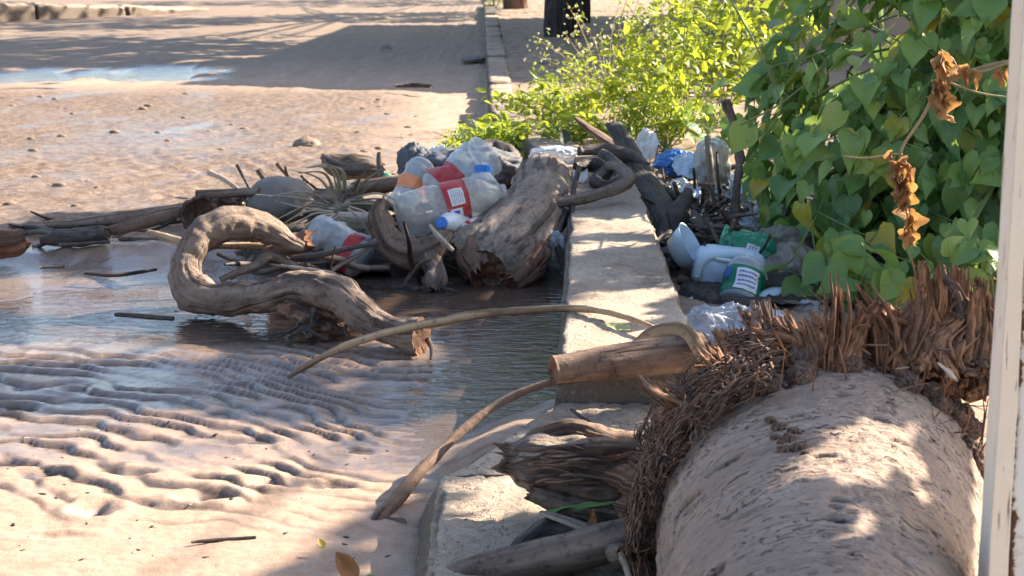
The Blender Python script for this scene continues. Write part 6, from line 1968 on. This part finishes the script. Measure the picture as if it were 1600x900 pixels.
LITALL = LIT + [(hole1, .335), (hole2, .335), (hole3, .335), ([(1275, 490), (1325, 490), (1330, 435), (1280, 440)], .46), ([(690, 752), (790, 765), (800, 812), (690, 792)], .085), ([(830, 668), (985, 672), (985, 700), (850, 700)], .2),
                ([(60, 448), (195, 448), (195, 490), (40, 490)], 0), ([(298, 326), (462, 330), (468, 388), (340, 385), (298, 370)], .22), ([(720, 278), (792, 283), (792, 312), (720, 305)], .22),
                ([(560, 446), (600, 462), (655, 500), (560, 478)], .08), ([(420, 522), (560, 545), (742, 503), (748, 560), (500, 576)], 0), ([(560, 424), (690, 430), (690, 452), (580, 455)], 0), ([(940, 295), (985, 280), (985, 300), (930, 315)], .22)]
def open_sky(C, m):
    k = np.ones(len(C), bool)
    for poly, z in LITALL:
        for dx in (-m, 0, m):
            for dy in (-m, 0, m):
                g = C + [dx, dy, 0]
                g = g - Sn * ((g[:, 2] - z) / Sn[2])[:, None]
                k &= ~inpoly(proj(g), poly)
    return k
def canopy(root, Pts, zlo, zhi, size, m, far=False):
    zz = rng.uniform(zlo, zhi, len(Pts))
    C = Pts + Sn * ((zz - Pts[:, 2]) / Sn[2])[:, None]
    if not far:
        C = C[open_sky(C, size * .26)]
    M = orient(Sn + rng.normal(0, .45, C.shape), rng.normal(0, 1, C.shape)) * (size * rng.uniform(.7, 1.3, len(C)))[:, None, None]
    leafmesh('foliage', LT - [0, .5, 0], LFq, M, C, rng.random(len(C)), TREE_LEAF, root)
    return C
C1 = canopy(root, np.concatenate(groups['high']), 2.3, 3.2, .14, TREE_LEAF)
C2 = canopy(root, np.concatenate(groups['low']), 1.0, 1.5, .055, TREE_LEAF)  # extra low leaves, added for crisper shade edges
C3 = canopy(root, np.concatenate(groups['front']), 1.0, 1.5, .06, TREE_LEAF)
C = C1
limbs(root, (4.4, 6.6, -.02), C, 18, .09)

root = empty('tree', (11, 24, 0), 'unseen wide tree to the right, foliage placed to shade the far road', 'tree')  # unseen tree, leaves set where the shade bands should fall
polys = [([(-200, 70), (120, 64), (260, 66), (470, 74), (400, 100), (330, 122), (150, 118), (-200, 128)], 0, 26),
         ([(-200, 50), (60, 47), (250, 38), (500, 24), (760, 22), (760, 38), (560, 40), (420, 42), (300, 50), (-200, 58)], 0, 22),
         ([(150, 6), (760, 2), (760, 14), (480, 15), (200, 14)], 0, 14)]
pts = np.concatenate([shade_points(p, d, z) for p, z, d in polys])
C = canopy(root, pts, 3.4, 5.0, .34, TREE_LEAF, True)
limbs(root, (11, 24, -.02), C, 14, .10)

# house with a flat slab roof: its shadow lies across the road
off = np.array([S.x, S.y]) / S.z * 3.0
gc = np.array([(-2.35, 9.55), (3.4, 8.15), (4.2, 18.2), (-2.1, 18.0)]) + off
root = empty('house', (4.5, 15.5, 0), 'plain ochre house with a slab roof behind the weeds', 'house')
block('roof', [(*p, 2.86) for p in gc], [(*p, 3.0) for p in gc], (20, 20, 3), KERB_MAT, root, amp=.004, nsc=3, bev=.01)
cen = gc.mean(0)
wcn = cen + (gc - cen) * .90
WALL = plain('ochre_plaster', (.42, .27, .19), .9, .25, .3, 3)
Pw, Fw = block_data([(*p, -.1) for p in wcn], [(*p, 2.85) for p in wcn], (40, 40, 20), amp=.006, nsc=2, bev=.01)
mesh('wall', Pw, Fw, WALL, root)
for f in (.25, .62):
    a = wcn[0] * (1 - f) + wcn[3] * f
    d_ = (wcn[3] - wcn[0]) / np.linalg.norm(wcn[3] - wcn[0])
    nn = np.array([-d_[1], d_[0]])
    b = a + d_ * 1.1
    q0 = [a - nn * .03, b - nn * .03, b + nn * .03, a + nn * .03]
    wf = block('window', [(*p, 1.1) for p in q0], [(*p, 2.1) for p in q0], (6, 3, 6), WOOD_BROWN, root, amp=.001, bev=.004)
